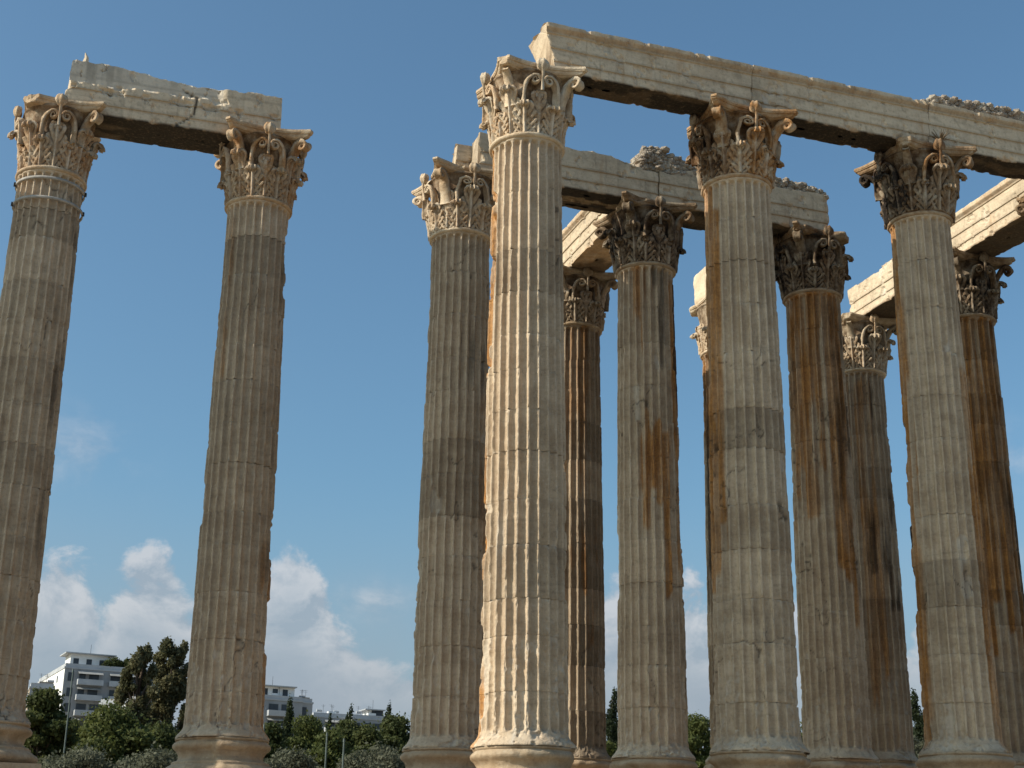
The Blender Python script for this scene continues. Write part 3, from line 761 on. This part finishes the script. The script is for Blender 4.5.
architrave('CE_front', 'front block of the worn architrave with rounded top, between the grey-brown and the sooty column', .12, 1.035*S-.02, 1, half=.36, yoff=-.39, seed=5, erode=erode_ce, crown=False, tone=-.04,
           cut_a=lambda z, a, c: .1+.35*(c-.5))
architrave('CE_rear', 'rear block of the worn architrave, its end standing proud left of the front block', -.20, 1.035*S-.02, 1, half=.31, yoff=.31, seed=6,
           erode=lambda x, a, c, y: 1.16+.2*(a-.5)-.25*sstep(x, 3, 5), crown=False, tone=.02, cut_a=lambda z, a, c: .3*(c-.5))
architrave('EG', 'short architrave of the second row with rubble masonry left on its top', 1.035*S+.02, 2.06*S, 1, seed=7, erode=lambda x, a, c, y: 1.26+.16*(a-.5)+.1*(c-.5)-.30*np.exp(-((x-.3)/.6)**2)-.06*sstep(x, 3.6, 4), crown=False, tone=-.05)
architrave('EK', 'sunlit cross beam running back behind the sooty column, black crust patches underneath', SC+.70, 1.96*SC, 1, along_cross=True, seed=8, tone=.06, soot=.45)
architrave('MJ', 'near sunlit cross beam at the right edge, running back to the rust-red column', .16*SC, .99*SC, 3, along_cross=True, seed=9, tone=.10, soot=.9)
def erode_ji(x, a, c, y):
    q = np.floor(x*1.6)/1.6
    return 1.29-.04*np.sin(q*7.3)-.10*sstep(x, 2.0, 5.5)+.06*(c-.5)
architrave('JI', 'far sunlit cross beam ending on the farthest back column, stepped broken top', .99*SC+.03, 1.985*SC, 3, along_cross=True, seed=10, tone=.10, soot=.9, erode=erode_ji, crown=False)

def lump(name, label, loc, size, seed, mat, cat, amp=.25, rot=ROW, tone=0.):
    """an irregular broken block"""
    n = 14; P = []; F = []
    u = np.linspace(-1, 1, n)
    for ax in range(3):
        for sgn in (-1, 1):
            A, B = np.meshgrid(u, u); q = np.zeros((n*n, 3)); q[:, ax] = sgn; q[:, (ax+1) % 3] = A.ravel(); q[:, (ax+2) % 3] = B.ravel()
            b = sum(len(x) for x in P); P.append(q); f = grid_faces(n, n, flip=sgn < 0)+b; F.append(f)
    P = np.concatenate(P); F = np.concatenate(F)
    L4 = (np.abs(P)**9).sum(1)**(1/9.); P = P/L4[:, None]
    P = P*np.array(size)/2
    nn = fbm(P*1.6+seed*3.7, 4, seed); n2 = fbm(P*6, 3, seed+2)
    P = P*(1+amp*(nn-.55)*2)[:, None]+((n2-.5)*.06)[:, None]
    o = link(name, mesh(name, P, F, True, np.zeros((len(P), 3))), mat); o.location = loc; o.rotation_euler = (0, 0, rot)
    prop(o, tone); tag(o, label, cat); return o
lp = lat(2, 2)
lump('stone_block', 'broken sunlit block left on top of the hidden back column', (lp[0]-.22, lp[1]-.1, Z0+13.43+1.82+.58), (1.25, 1.3, 1.2), 5, M_BEAM, 'block', .16, tone=.15)

def rubble(label, x0, x1, y0, y1, z0, zf, j, seed, n=420, along=0):
    """mortared rubble: a core with stones bedded in it"""
    rnd = random.Random(seed); m = MB(); o3 = lat(0, j)
    ico = [(-.526, .851, 0), (.526, .851, 0), (-.526, -.851, 0), (.526, -.851, 0), (0, -.526, .851), (0, .526, .851), (0, -.526, -.851), (0, .526, -.851), (.851, 0, -.526), (.851, 0, .526), (-.851, 0, -.526), (-.851, 0, .526)]
    fi = [(0, 11, 5), (0, 5, 1), (0, 1, 7), (0, 7, 10), (0, 10, 11), (1, 5, 9), (5, 11, 4), (11, 10, 2), (10, 7, 6), (7, 1, 8), (3, 9, 4), (3, 4, 2), (3, 2, 6), (3, 6, 8), (3, 8, 9), (4, 9, 5), (2, 4, 11), (6, 2, 10), (8, 6, 7), (9, 8, 1)]
    steps = 34
    for i in range(steps):
        a = x0+(x1-x0)*i/steps; b = x0+(x1-x0)*(i+1)/steps; h = min(zf((a+.001-x0)/(x1-x0)), zf((b-x0)/(x1-x0)))-rnd.uniform(.02, .12)
        if h > .03: m.box((a, y0+.06+.01*(i % 2), z0), (b, y1-.06, z0+h))
    for k in range(int(n*1.8)):
        x = rnd.uniform(x0, x1); y = rnd.choice((y0+.05, rnd.uniform(y0, y1), rnd.uniform(y0, y1)))+rnd.uniform(-.03, .03); h = max(.0, zf((x-x0)/(x1-x0)))
        if h < .05: continue
        z = z0+(h-.05 if y > y0+.09 else rnd.uniform(0, h-.02)); s = rnd.choice((rnd.uniform(.03, .07), rnd.uniform(.04, .09), rnd.uniform(.03, .08), rnd.uniform(.08, .14)))
        sc = (s*rnd.uniform(.8, 1.4), s*rnd.uniform(.8, 1.2), s*rnd.uniform(.6, 1))
        M = Matrix.Translation((x, y, z)) @ Matrix.Rotation(rnd.uniform(0, 6), 4, 'Z') @ Matrix.Rotation(rnd.uniform(-.4, .4), 4, 'X')
        m.add([M @ Vector((v[0]*sc[0]*rnd.uniform(.85, 1.1), v[1]*sc[1], v[2]*sc[2])) for v in ico], fi)
    o = m.build('rubble_masonry', M_RUBBLE); o.location = (o3[0], o3[1], ZB); o.rotation_euler = (0, 0, ROW)
    prop(o, .0, .1, .08); tag(o, label, 'rubble', 'rubble masonry left on the beams')
def hump(*pts):
    xs = [p[0] for p in pts]; hs = [p[1] for p in pts]
    return lambda t: float(np.interp(t, xs, hs))
rubble('pebbly rubble heap on the worn beam, above the sooty capital', 1.0*S-.42, 1.30*S, -.70, .4, 1.02, hump((0, .3), (.1, .75), (.35, .85), (.6, .60), (1, .36)), 1, 1, 620)
rubble('long rubble course on the right end of the second row beam', 1.30*S+.02, 2.05*S, -.66, .5, 1.17, hump((0, .12), (.4, .22), (.6, .42), (.85, .36), (1, .22)), 1, 2, 620)
rubble('low rubble course along the top of the beam at the right edge', 2.0*S-.1, 3.0*S, -.72, .1, 1.20, hump((0, .2), (.10, .46), (.6, .50), (1, .5)), 0, 3, 1300)
# small stone stub on the left beam
sp = lat(-1.93, 1)
m = MB(); m.tube([(0, 0, 0), (.01, 0, .14), (-.04, 0, .30)], [.09, .06, .012], 6)
o = m.build('stone_shard', M_BEAM); o.location = (sp[0]+.22, sp[1]-.28, ZB+1.40); prop(o, .1); tag(o, 'tiny pointed stone stub on top of the left beam', 'stone')
# crack in the left beam: a dark open joint, modelled as a thin wedge let into the face
# dry plants rooted in the stone
def dry_plant(label, p, h, seed, col):
    rnd = random.Random(seed); m = MB()
    for k in range(26):
        a = rnd.uniform(0, 6.28); t = rnd.uniform(.2, 1.0)
        q = Vector((math.cos(a)*t, math.sin(a)*t*.6-.2, rnd.uniform(.2, 1))).normalized()*h*rnd.uniform(.5, 1)
        m.tube([(0, 0, 0), q*.5+Vector((0, 0, .03)), q], [.012, .010, .006], 4)
    o = m.build('dry_plant', col); o.location = p; tag(o, label, 'plant')
M_TWIG = plain('dry_twigs', (.17, .11, .055), .9)
hp = lat(2.03, 0); dp = hp[:2]-EC*.92
dry_plant('dry brown plant growing between the capital and beam of the third front column', (dp[0], dp[1], ZB+.05), .42, 1, M_TWIG)

# ------------------------------------------------------------------ trees
def foliage_mat(name, c1, c2):
    m, t, b = principled(name, .75)
    g = t.node('ShaderNodeNewGeometry'); rnd = g.outputs['Random Per Island']
    n = t.noise(g.outputs['Position'], .9, 4, .6)
    f = t.math('ADD', t.math('MULTIPLY', rnd, .5), t.math('MULTIPLY', t.ramp(n, .3, .7), .5))
    t.put(b.inputs['Base Color'], t.mix(f, c1, c2))
    tr = t.node('ShaderNodeBsdfTranslucent'); t.put(tr.inputs[0], t.mix(f, c1, c2))
    mx = t.node('ShaderNodeMixShader'); mx.inputs[0].default_value = .38
    t.l.new(b.outputs[0], mx.inputs[1]); t.l.new(tr.outputs[0], mx.inputs[2]); t.l.new(mx.outputs[0], t.n['Material Output'].inputs[0])
    return m
M_PINE = foliage_mat('pine_foliage', (.032, .048, .016), (.11, .12, .036))
M_PINE_L = foliage_mat('light_pine_foliage', (.044, .064, .018), (.15, .16, .045))
M_EUC = foliage_mat('eucalyptus_foliage', (.07, .075, .034), (.19, .17, .085))
M_CYP = foliage_mat('cypress_foliage', (.014, .024, .010), (.045, .058, .024))
M_OLIVE = foliage_mat('olive_foliage', (.075, .082, .05), (.18, .18, .12))
M_BARK = plain('bark', (.10, .075, .055), .95)

def leaves_mesh(blobs, n, size, seed, flat=.5, shell=.55):
    """leaf sprays spread through a set of ellipsoid clumps"""
    rng = np.random.RandomState(seed)
    vol = np.array([b[3]*b[4]*b[5] for b in blobs])**.75; vol /= vol.sum()
    idx = rng.choice(len(blobs), n, p=vol); B = np.array(blobs)[idx]
    d = rng.normal(size=(n, 3)); d /= np.linalg.norm(d, axis=1)[:, None]
    r = (shell-.2)+(1.25-shell)*rng.rand(n)**.8; r = np.where(rng.rand(n) < .22, 1.35*rng.rand(n), r)
    r = r*(.80+.45*fbm(d*2.3+B[:, :3], 3, seed))
    C = B[:, :3]+d*r[:, None]*B[:, 3:6]
    nrm = d*.7+rng.normal(size=(n, 3))*.75; nrm /= np.linalg.norm(nrm, axis=1)[:, None]
    t1 = np.cross(nrm, rng.normal(size=(n, 3))); t1 /= np.linalg.norm(t1, axis=1)[:, None]; t2 = np.cross(nrm, t1)
    s = size*(.55+.9*rng.rand(n))[:, None]; s2 = s*(.35+.5*rng.rand(n))[:, None]
    V = np.stack([C-t1*s, C-t2*s2+nrm*s2*.2, C+t1*s, C+t2*s2-nrm*s2*.2], 1).reshape(-1, 3)
    F = np.arange(4*n).reshape(-1, 4)
    return mesh('crown', V, F, False)
def tree(name, label, px, ptop, dist, wpx, kind, seed, n=9000, group=None, pbot=800):
    rng = random.Random(seed)
    top = at(px, ptop, dist); w = wpx/F_PX*dist/2*1.12
    gz = float(terrain_z(np.array([top[0]]), np.array([top[1]]))[0])-.1; H = top[2]-gz
    root = empty(name, (top[0], top[1], gz)); tag(root, label, 'tree', group)
    blobs = []; m = MB()
    if kind == 'cypress':
        k = 16
        for i in range(k):
            t = (i+.5)/k; rr = w*(1.05-t)**.55*(.5+.7*min(1, t*6))*rng.uniform(.75, 1.12)
            blobs.append((rng.uniform(-.25, .25)*w, rng.uniform(-.25, .25)*w, H*(.08+.90*t), rr, rr, H/k*.95))
        m.tube([(0, 0, 0), (0, 0, H*.5), (0, 0, H*.94)], [.22, .13, .03], 7)
        mat, size = M_CYP, .10
    elif kind in ('pine', 'lightpine'):
        m.tube([(0, 0, 0), (.2, 0, H*.35), (-.1, .1, H*.75)], [.32, .24, .09], 8)
        k = 30
        for i in range(k):
            a = i*2.4+rng.uniform(-.4, .4); t = (i+.5)/k; rad = w*math.sqrt(1-t*t*.8)*rng.uniform(.35, .95)
            c = (math.cos(a)*rad, math.sin(a)*rad, H*(.14+.72*t)); s = w*rng.uniform(.24, .40)
            blobs.append((*c, s*1.15, s*1.15, s*.62))
            m.tube([(0, 0, H*(.2+.3*t)), (c[0]*.55, c[1]*.55, c[2]-.6), c], [.09, .06, .02], 5)
        blobs.append((0, 0, H-.35*w*.9, w*.42, w*.42, w*.36))
        mat, size = (M_PINE if kind == 'pine' else M_PINE_L), .115
    elif kind == 'euc':
        m.tube([(0, 0, 0), (.3, 0, H*.3), (-.1, .1, H*.62), (.1, 0, H*.92)], [.36, .27, .15, .04], 8)
        k = 64
        for i in range(k):
            t = i/(k-1); a = i*2.4+rng.uniform(-.5, .5); env = w*(.55+.55*math.sin(math.pi*(.15+.75*t)))*(1-.35*t)
            rad = env*rng.uniform(.15, .95); s = w*rng.uniform(.10, .24)
            c = (math.cos(a)*rad, math.sin(a)*rad, H*(.18+.77*t)); blobs.append((*c, s, s, s*rng.uniform(1.0, 1.7)))
            if i % 2: m.tube([(0, 0, c[2]-1.8), (c[0]*.5, c[1]*.5, c[2]-.7), c], [.10, .06, .02], 5)
        mat, size = M_EUC, .11
    else:                                                           # olive / bush
        m.tube([(0, 0, 0), (.1, .1, H*.4), (0, 0, H*.7)], [.30, .2, .06], 7)
        for i in range(20):
            a = i*2.4; t = (i+.5)/20; rad = w*rng.uniform(.2, .7); s = w*rng.uniform(.3, .45)
            c = (math.cos(a)*rad, math.sin(a)*rad, H*(.22+.62*t)); blobs.append((*c, s, s, s*.75))
            m.tube([(0, 0, H*.3), (c[0]*.6, c[1]*.6, c[2]-.3), c], [.08, .05, .02], 5)
        mat, size = M_OLIVE, .085
    zt = max(b[2]+b[5]*.95 for b in blobs); dz = H-zt
    blobs = [(b[0], b[1], b[2]+dz*(b[2]/max(zt, .1)), *b[3:]) for b in blobs]
    m.build('trunk', M_BARK, root, True)
    link('crown', leaves_mesh(blobs, int(n*4.6), size*.74, seed), mat, root)
    return root
TG = 'trees behind the temple'
T = [('pine_tree', 'dark pine right of the leftmost column foot, below the flats', 46, 690, 62, 62, 'pine', 1, 11000),
     ('pine_tree', 'wide sunlit pine in front of the white flats', 112, 706, 66, 96, 'lightpine', 2, 15000),
     ('eucalyptus_tree', 'tall loose tree left of its twin, beside the second column from the left', 143, 644, 80, 46, 'euc', 3, 7500),
     ('eucalyptus_tree', 'taller loose tree touching the left edge of the second column from the left', 176, 640, 82, 54, 'euc', 4, 8500),
     ('olive_tree', 'grey-green olive low at the foot of the wide sunlit pine', 78, 746, 55, 84, 'olive', 5, 6000),
     ('olive_tree', 'grey-green olive low at the left foot of the second column', 150, 748, 55, 84, 'olive', 6, 6000),
     ('cypress_tree', 'dark cypress in front of the balconied block right of the second column', 290, 698, 95, 17, 'cypress', 7, 5000),
     ('pine_tree', 'sunlit pine below the dark cypress, right of the second column', 308, 717, 84, 62, 'lightpine', 8, 11000),
     ('pine_tree', 'dark pine under the low white houses', 348, 722, 86, 62, 'pine', 9, 11000),
     ('cypress_tree', 'thinnest cypress tip before the low white houses', 330, 713, 110, 9, 'cypress', 10, 3000),
     ('cypress_tree', 'small cypress standing up against the low white houses', 350, 705, 112, 14, 'cypress', 11, 4000),
     ('cypress_tree', 'cypress tip left of the grey-brown column', 388, 702, 110, 18, 'cypress', 12, 4000),
     ('pine_tree', 'bushy pine at the left edge of the grey-brown column', 396, 716, 88, 60, 'pine', 13, 11000),
     ('olive_tree', 'grey olive low between the second column and the posts', 284, 748, 58, 76, 'olive', 14, 6000),
     ('olive_tree', 'pale olive low at the left foot of the grey-brown column', 382, 744, 58, 84, 'olive', 15, 7000),
     ('cypress_tree', 'dark twin-topped cypress in the gap right of the dark brown back column', 612, 688, 100, 26, 'cypress', 16, 7000),
     ('pine_tree', 'light green pine low in the same gap as the twin-topped cypress', 606, 742, 84, 40, 'lightpine', 17, 6000),
     ('pine_tree', 'rounded green pine in the gap left of the second front column', 696, 716, 92, 62, 'lightpine', 18, 11000),
     ('cypress_tree', 'dark cypress in the gap left of the third front column', 916, 690, 96, 24, 'cypress', 19, 6000),
     ('olive_tree', 'grey-green bush low in the gap left of the third front column', 914, 735, 70, 40, 'olive', 20, 5000),
     ('cypress_tree', 'tall dark cypress cut by the right edge of the picture', 1035, 575, 100, 42, 'cypress', 21, 8000),
     ('pine_tree', 'dark low pine filling the gap under the tall loose trees', 160, 724, 74, 80, 'pine', 31, 9000),
     ('pine_tree', 'dark low pine behind the tall thin pole', 70, 722, 72, 60, 'pine', 32, 8000),
     ('pine_tree', 'low dark pine behind the leftmost thin post', 272, 724, 80, 50, 'pine', 33, 8000),
     ('pine_tree', 'low sunlit pine behind the middle thin post', 330, 732, 76, 60, 'lightpine', 34, 8000),
     ('pine_tree', 'low dark pine between the posts and the grey-brown column', 368, 726, 80, 56, 'pine', 35, 8000),
     ('pine_tree', 'pine beyond the right edge of the picture', 1110, 690, 90, 90, 'pine', 22, 8000),
     ('pine_tree', 'pine hidden behind the foot of the sunlit corner column', 530, 726, 95, 80, 'pine', 23, 7000),
     ('pine_tree', 'pine hidden behind the columns of the front row', 800, 722, 95, 90, 'pine', 24, 7000),
     ('pine_tree', 'pine beyond the left edge of the picture', -50, 690, 70, 90, 'pine', 25, 7000)]
for i, (nm, lab, px, pt, ds, w, kd, sd, n) in enumerate(T):
    tree(nm, lab, px, pt, ds, w, kd, sd, n, TG)

# thin posts among the trees
M_POST = plain('post_paint', (.10, .125, .115), .6)
for px, pt, ds, lab in ((264, 728, 52, 'leftmost of three thin posts before the trees, by the second column'), (327, 736, 52, 'middle one of the three thin posts before the trees'),
                        (344, 742, 52, 'rightmost and lowest of the three thin posts before the trees'), (73, 672, 60, 'tall thin pole before the shaded side of the white flats')):
    p = at(px, pt, ds); g = float(terrain_z(np.array([p[0]]), np.array([p[1]]))[0])
    root = empty('post', (p[0], p[1], g)); tag(root, lab, 'post', 'thin posts before the trees')
    m = MB(); m.tube([(0, 0, 0), (0, 0, p[2]-g)], [.04, .03], 8); m.build('pole', M_POST, root)
    m = MB(); m.tube([(0, 0, p[2]-g), (0, 0, p[2]-g+.12)], [.045, .03], 8); m.build('cap', M_POST, root)

# ------------------------------------------------------------------ buildings on the rise behind
M_WHITE = plain('white_render', (.78, .77, .74), .9, .08, .4)
M_SHADEW = plain('shaded_render', (.30, .305, .31), .9, .1, .4)  # wall colour of the long sides with their shade mixed in
M_TANW = plain('tan_render', (.36, .29, .22), .9, .1, .4)
M_SLAB = plain('balcony_concrete', (.40, .41, .42), .9, .08, .6)
M_WIN = plain('window_glass', (.045, .055, .065), .15, .2, .5)
M_AWN = plain('faded_awning', (.33, .32, .30), .9, .15, 1)
M_SHUT = plain('shutter', (.28, .27, .25), .8, .15, 1)
M_ROOFT = plain('roof_tile', (.33, .20, .13), .9, .2, 1)
def building(name, label, corner, rot, L, D, floors, zt, zb, mats, seed, pent=None, planter=False, fh=3.1):
    """corner = the near vertical edge; +x runs along the long shaded side, +y along the short end"""
    rnd = random.Random(seed)
    root = empty(name, (corner[0], corner[1], 0), (0, 0, rot)); tag(root, label, 'building')
    wall, slab = mats
    m = MB(); m.box((0, .2, zb), (L, D, zt)); m.build('wall', wall, root)
    m = MB(); m.box((.004, -.0, zb), (L-.004, .197, zt-.004)); m.build('facade', M_SHADEW, root)  # long side painted grey for the shade it lies in
    m = MB(); m.box((-.15, -.15, zt+.004), (L+.15, D+.15, zt+.35)); m.box((.1, .1, zt+.35), (L-.1, .3, zt+1.05)); m.box((.1, .3, zt+.35), (.3, D-.1, zt+1.05)); m.build('roof_parapet', slab, root)
    for k in range(floors):
        z = zt-fh*(k+1)
        if z < zb: break
        x = 2.6
        while x < L-3:
            w = rnd.choice((5.2, 6.6))
            w = min(w, L-x-.6)
            m = MB(); m.box((x, -1.5, z-.12), (x+w, .0-.003, z+.08)); m.box((x, -1.5, z+.08), (x+w, -1.42, z+1.0)); m.box((x, -1.42, z+.08), (x+.08, -.003, z+1.0)); m.box((x+w-.08, -1.42, z+.08), (x+w, -.003, z+1.0))
            bal = m.build('balcony', slab, root)
            xx = x+.4
            while xx < x+w-1.4:
                ww = rnd.choice((1.3, 2.0)); ww = min(ww, x+w-xx-.2)
                f = MB(); f.box((xx-.06, -.05, z+.1), (xx+ww+.06, .004, z+2.45)); fo = f.build('window', M_SHUT, root)
                g = MB(); g.box((xx, -.075, z+.14), (xx+ww, -.052, z+2.38)); g.build('pane', M_WIN, fo)  # large dark panes also stand in for the loggias' shade
                xx += ww+.7
            if rnd.random() < .5:
                a = MB(); M = Matrix.Translation((x+.1, -.06, z+2.7)) @ Matrix.Rotation(R(28), 4, 'X'); a.box((0, -1.35, -.03), (w-.2, 0, .03), M); a.build('awning', M_AWN, root)
            if rnd.random() < .6:
                a = MB(); a.box((x+w*.5, -1.36, z+.1), (x+w*.5+.9, -1.0, z+.8)); a.build('cooling_unit', M_WHITE, root)
            x += w+1.2
        for y in (D*.22, D*.62):
            f = MB(); f.box((-.05, y, z+.9), (.004, y+1.2, z+2.3)); fo = f.build('window', M_SHUT, root)
            g = MB(); g.box((-.075, y+.08, z+.98), (-.052, y+1.12, z+2.22)); g.build('pane', M_WIN, fo)
        f = MB(); f.box((.7, -.05, z+.5), (2.0, .004, z+2.4)); fo = f.build('window', M_SHUT, root)
        g = MB(); g.box((.78, -.075, z+.58), (1.92, -.052, z+2.32)); g.build('pane', M_WIN, fo)
    if pent:
        x0, x1, y0, y1, h = pent; z = zt+.36
        m = MB(); m.box((x0, y0, z), (x1, y1, z+h)); p = m.build('penthouse', wall, root)
        m = MB(); m.box((x0-1.2, y0-1.0, z+h+.003), (x1+.2, y1+.2, z+h+.22)); m.build('canopy_roof', slab, p)
        for i in range(3):
            xx = x0+.6+i*(x1-x0-1)/3; f = MB(); f.box((xx, y0-.05, z+.9), (xx+1.1, y0+.004, z+2.2)); f.build('window', M_WIN, p)
        m = MB(); m.tube([((x0+x1)/2, (y0+y1)/2, z+h+.2), ((x0+x1)/2, (y0+y1)/2, z+h+2.6)], [.04, .03], 6); m.build('antenna', M_DARK, p)
    for q in range(3):                                      # roof clutter
        x = L*rnd.uniform(.1, .9); y = D*rnd.uniform(.1, .45); z = zt+.36
        if rnd.random() < .5:
            m = MB(); m.tube([(x-.6, y, z+1.5), (x+.6, y, z+1.5)], [.32, .32], 10); m.box((x-.5, y-.05, z), (x-.42, y+.05, z+1.2)); m.box((x+.42, y-.05, z), (x+.5, y+.05, z+1.2)); m.build('water_tank', M_SLAB, root)
        else:
            m = MB(); m.box((x-.9, y, z), (x+.9, y+1.4, z+1.3)); m.build('roof_hut', wall, root)
        m = MB(); xx = x+rnd.uniform(-1, 1); m.tube([(xx, y, z), (xx, y, z+2.9)], [.035, .03], 5); m.tube([(xx-.5, y, z+2.7), (xx+.5, y, z+2.7)], [.02, .02], 4); m.tube([(xx-.35, y, z+2.4), (xx+.35, y, z+2.4)], [.02, .02], 4); m.build('aerial', M_DARK, root)
    if planter:
        o = link('roof_plants', leaves_mesh([(L*.42+i*1.3, 1.2+(i % 3)*.6, zt+1.4+.5*(i % 2), 1.3, 1.0, 1.1) for i in range(6)], 2500, .3, seed), M_PINE, root)
    return root
def by(px, py, d): return at(px, py, d)
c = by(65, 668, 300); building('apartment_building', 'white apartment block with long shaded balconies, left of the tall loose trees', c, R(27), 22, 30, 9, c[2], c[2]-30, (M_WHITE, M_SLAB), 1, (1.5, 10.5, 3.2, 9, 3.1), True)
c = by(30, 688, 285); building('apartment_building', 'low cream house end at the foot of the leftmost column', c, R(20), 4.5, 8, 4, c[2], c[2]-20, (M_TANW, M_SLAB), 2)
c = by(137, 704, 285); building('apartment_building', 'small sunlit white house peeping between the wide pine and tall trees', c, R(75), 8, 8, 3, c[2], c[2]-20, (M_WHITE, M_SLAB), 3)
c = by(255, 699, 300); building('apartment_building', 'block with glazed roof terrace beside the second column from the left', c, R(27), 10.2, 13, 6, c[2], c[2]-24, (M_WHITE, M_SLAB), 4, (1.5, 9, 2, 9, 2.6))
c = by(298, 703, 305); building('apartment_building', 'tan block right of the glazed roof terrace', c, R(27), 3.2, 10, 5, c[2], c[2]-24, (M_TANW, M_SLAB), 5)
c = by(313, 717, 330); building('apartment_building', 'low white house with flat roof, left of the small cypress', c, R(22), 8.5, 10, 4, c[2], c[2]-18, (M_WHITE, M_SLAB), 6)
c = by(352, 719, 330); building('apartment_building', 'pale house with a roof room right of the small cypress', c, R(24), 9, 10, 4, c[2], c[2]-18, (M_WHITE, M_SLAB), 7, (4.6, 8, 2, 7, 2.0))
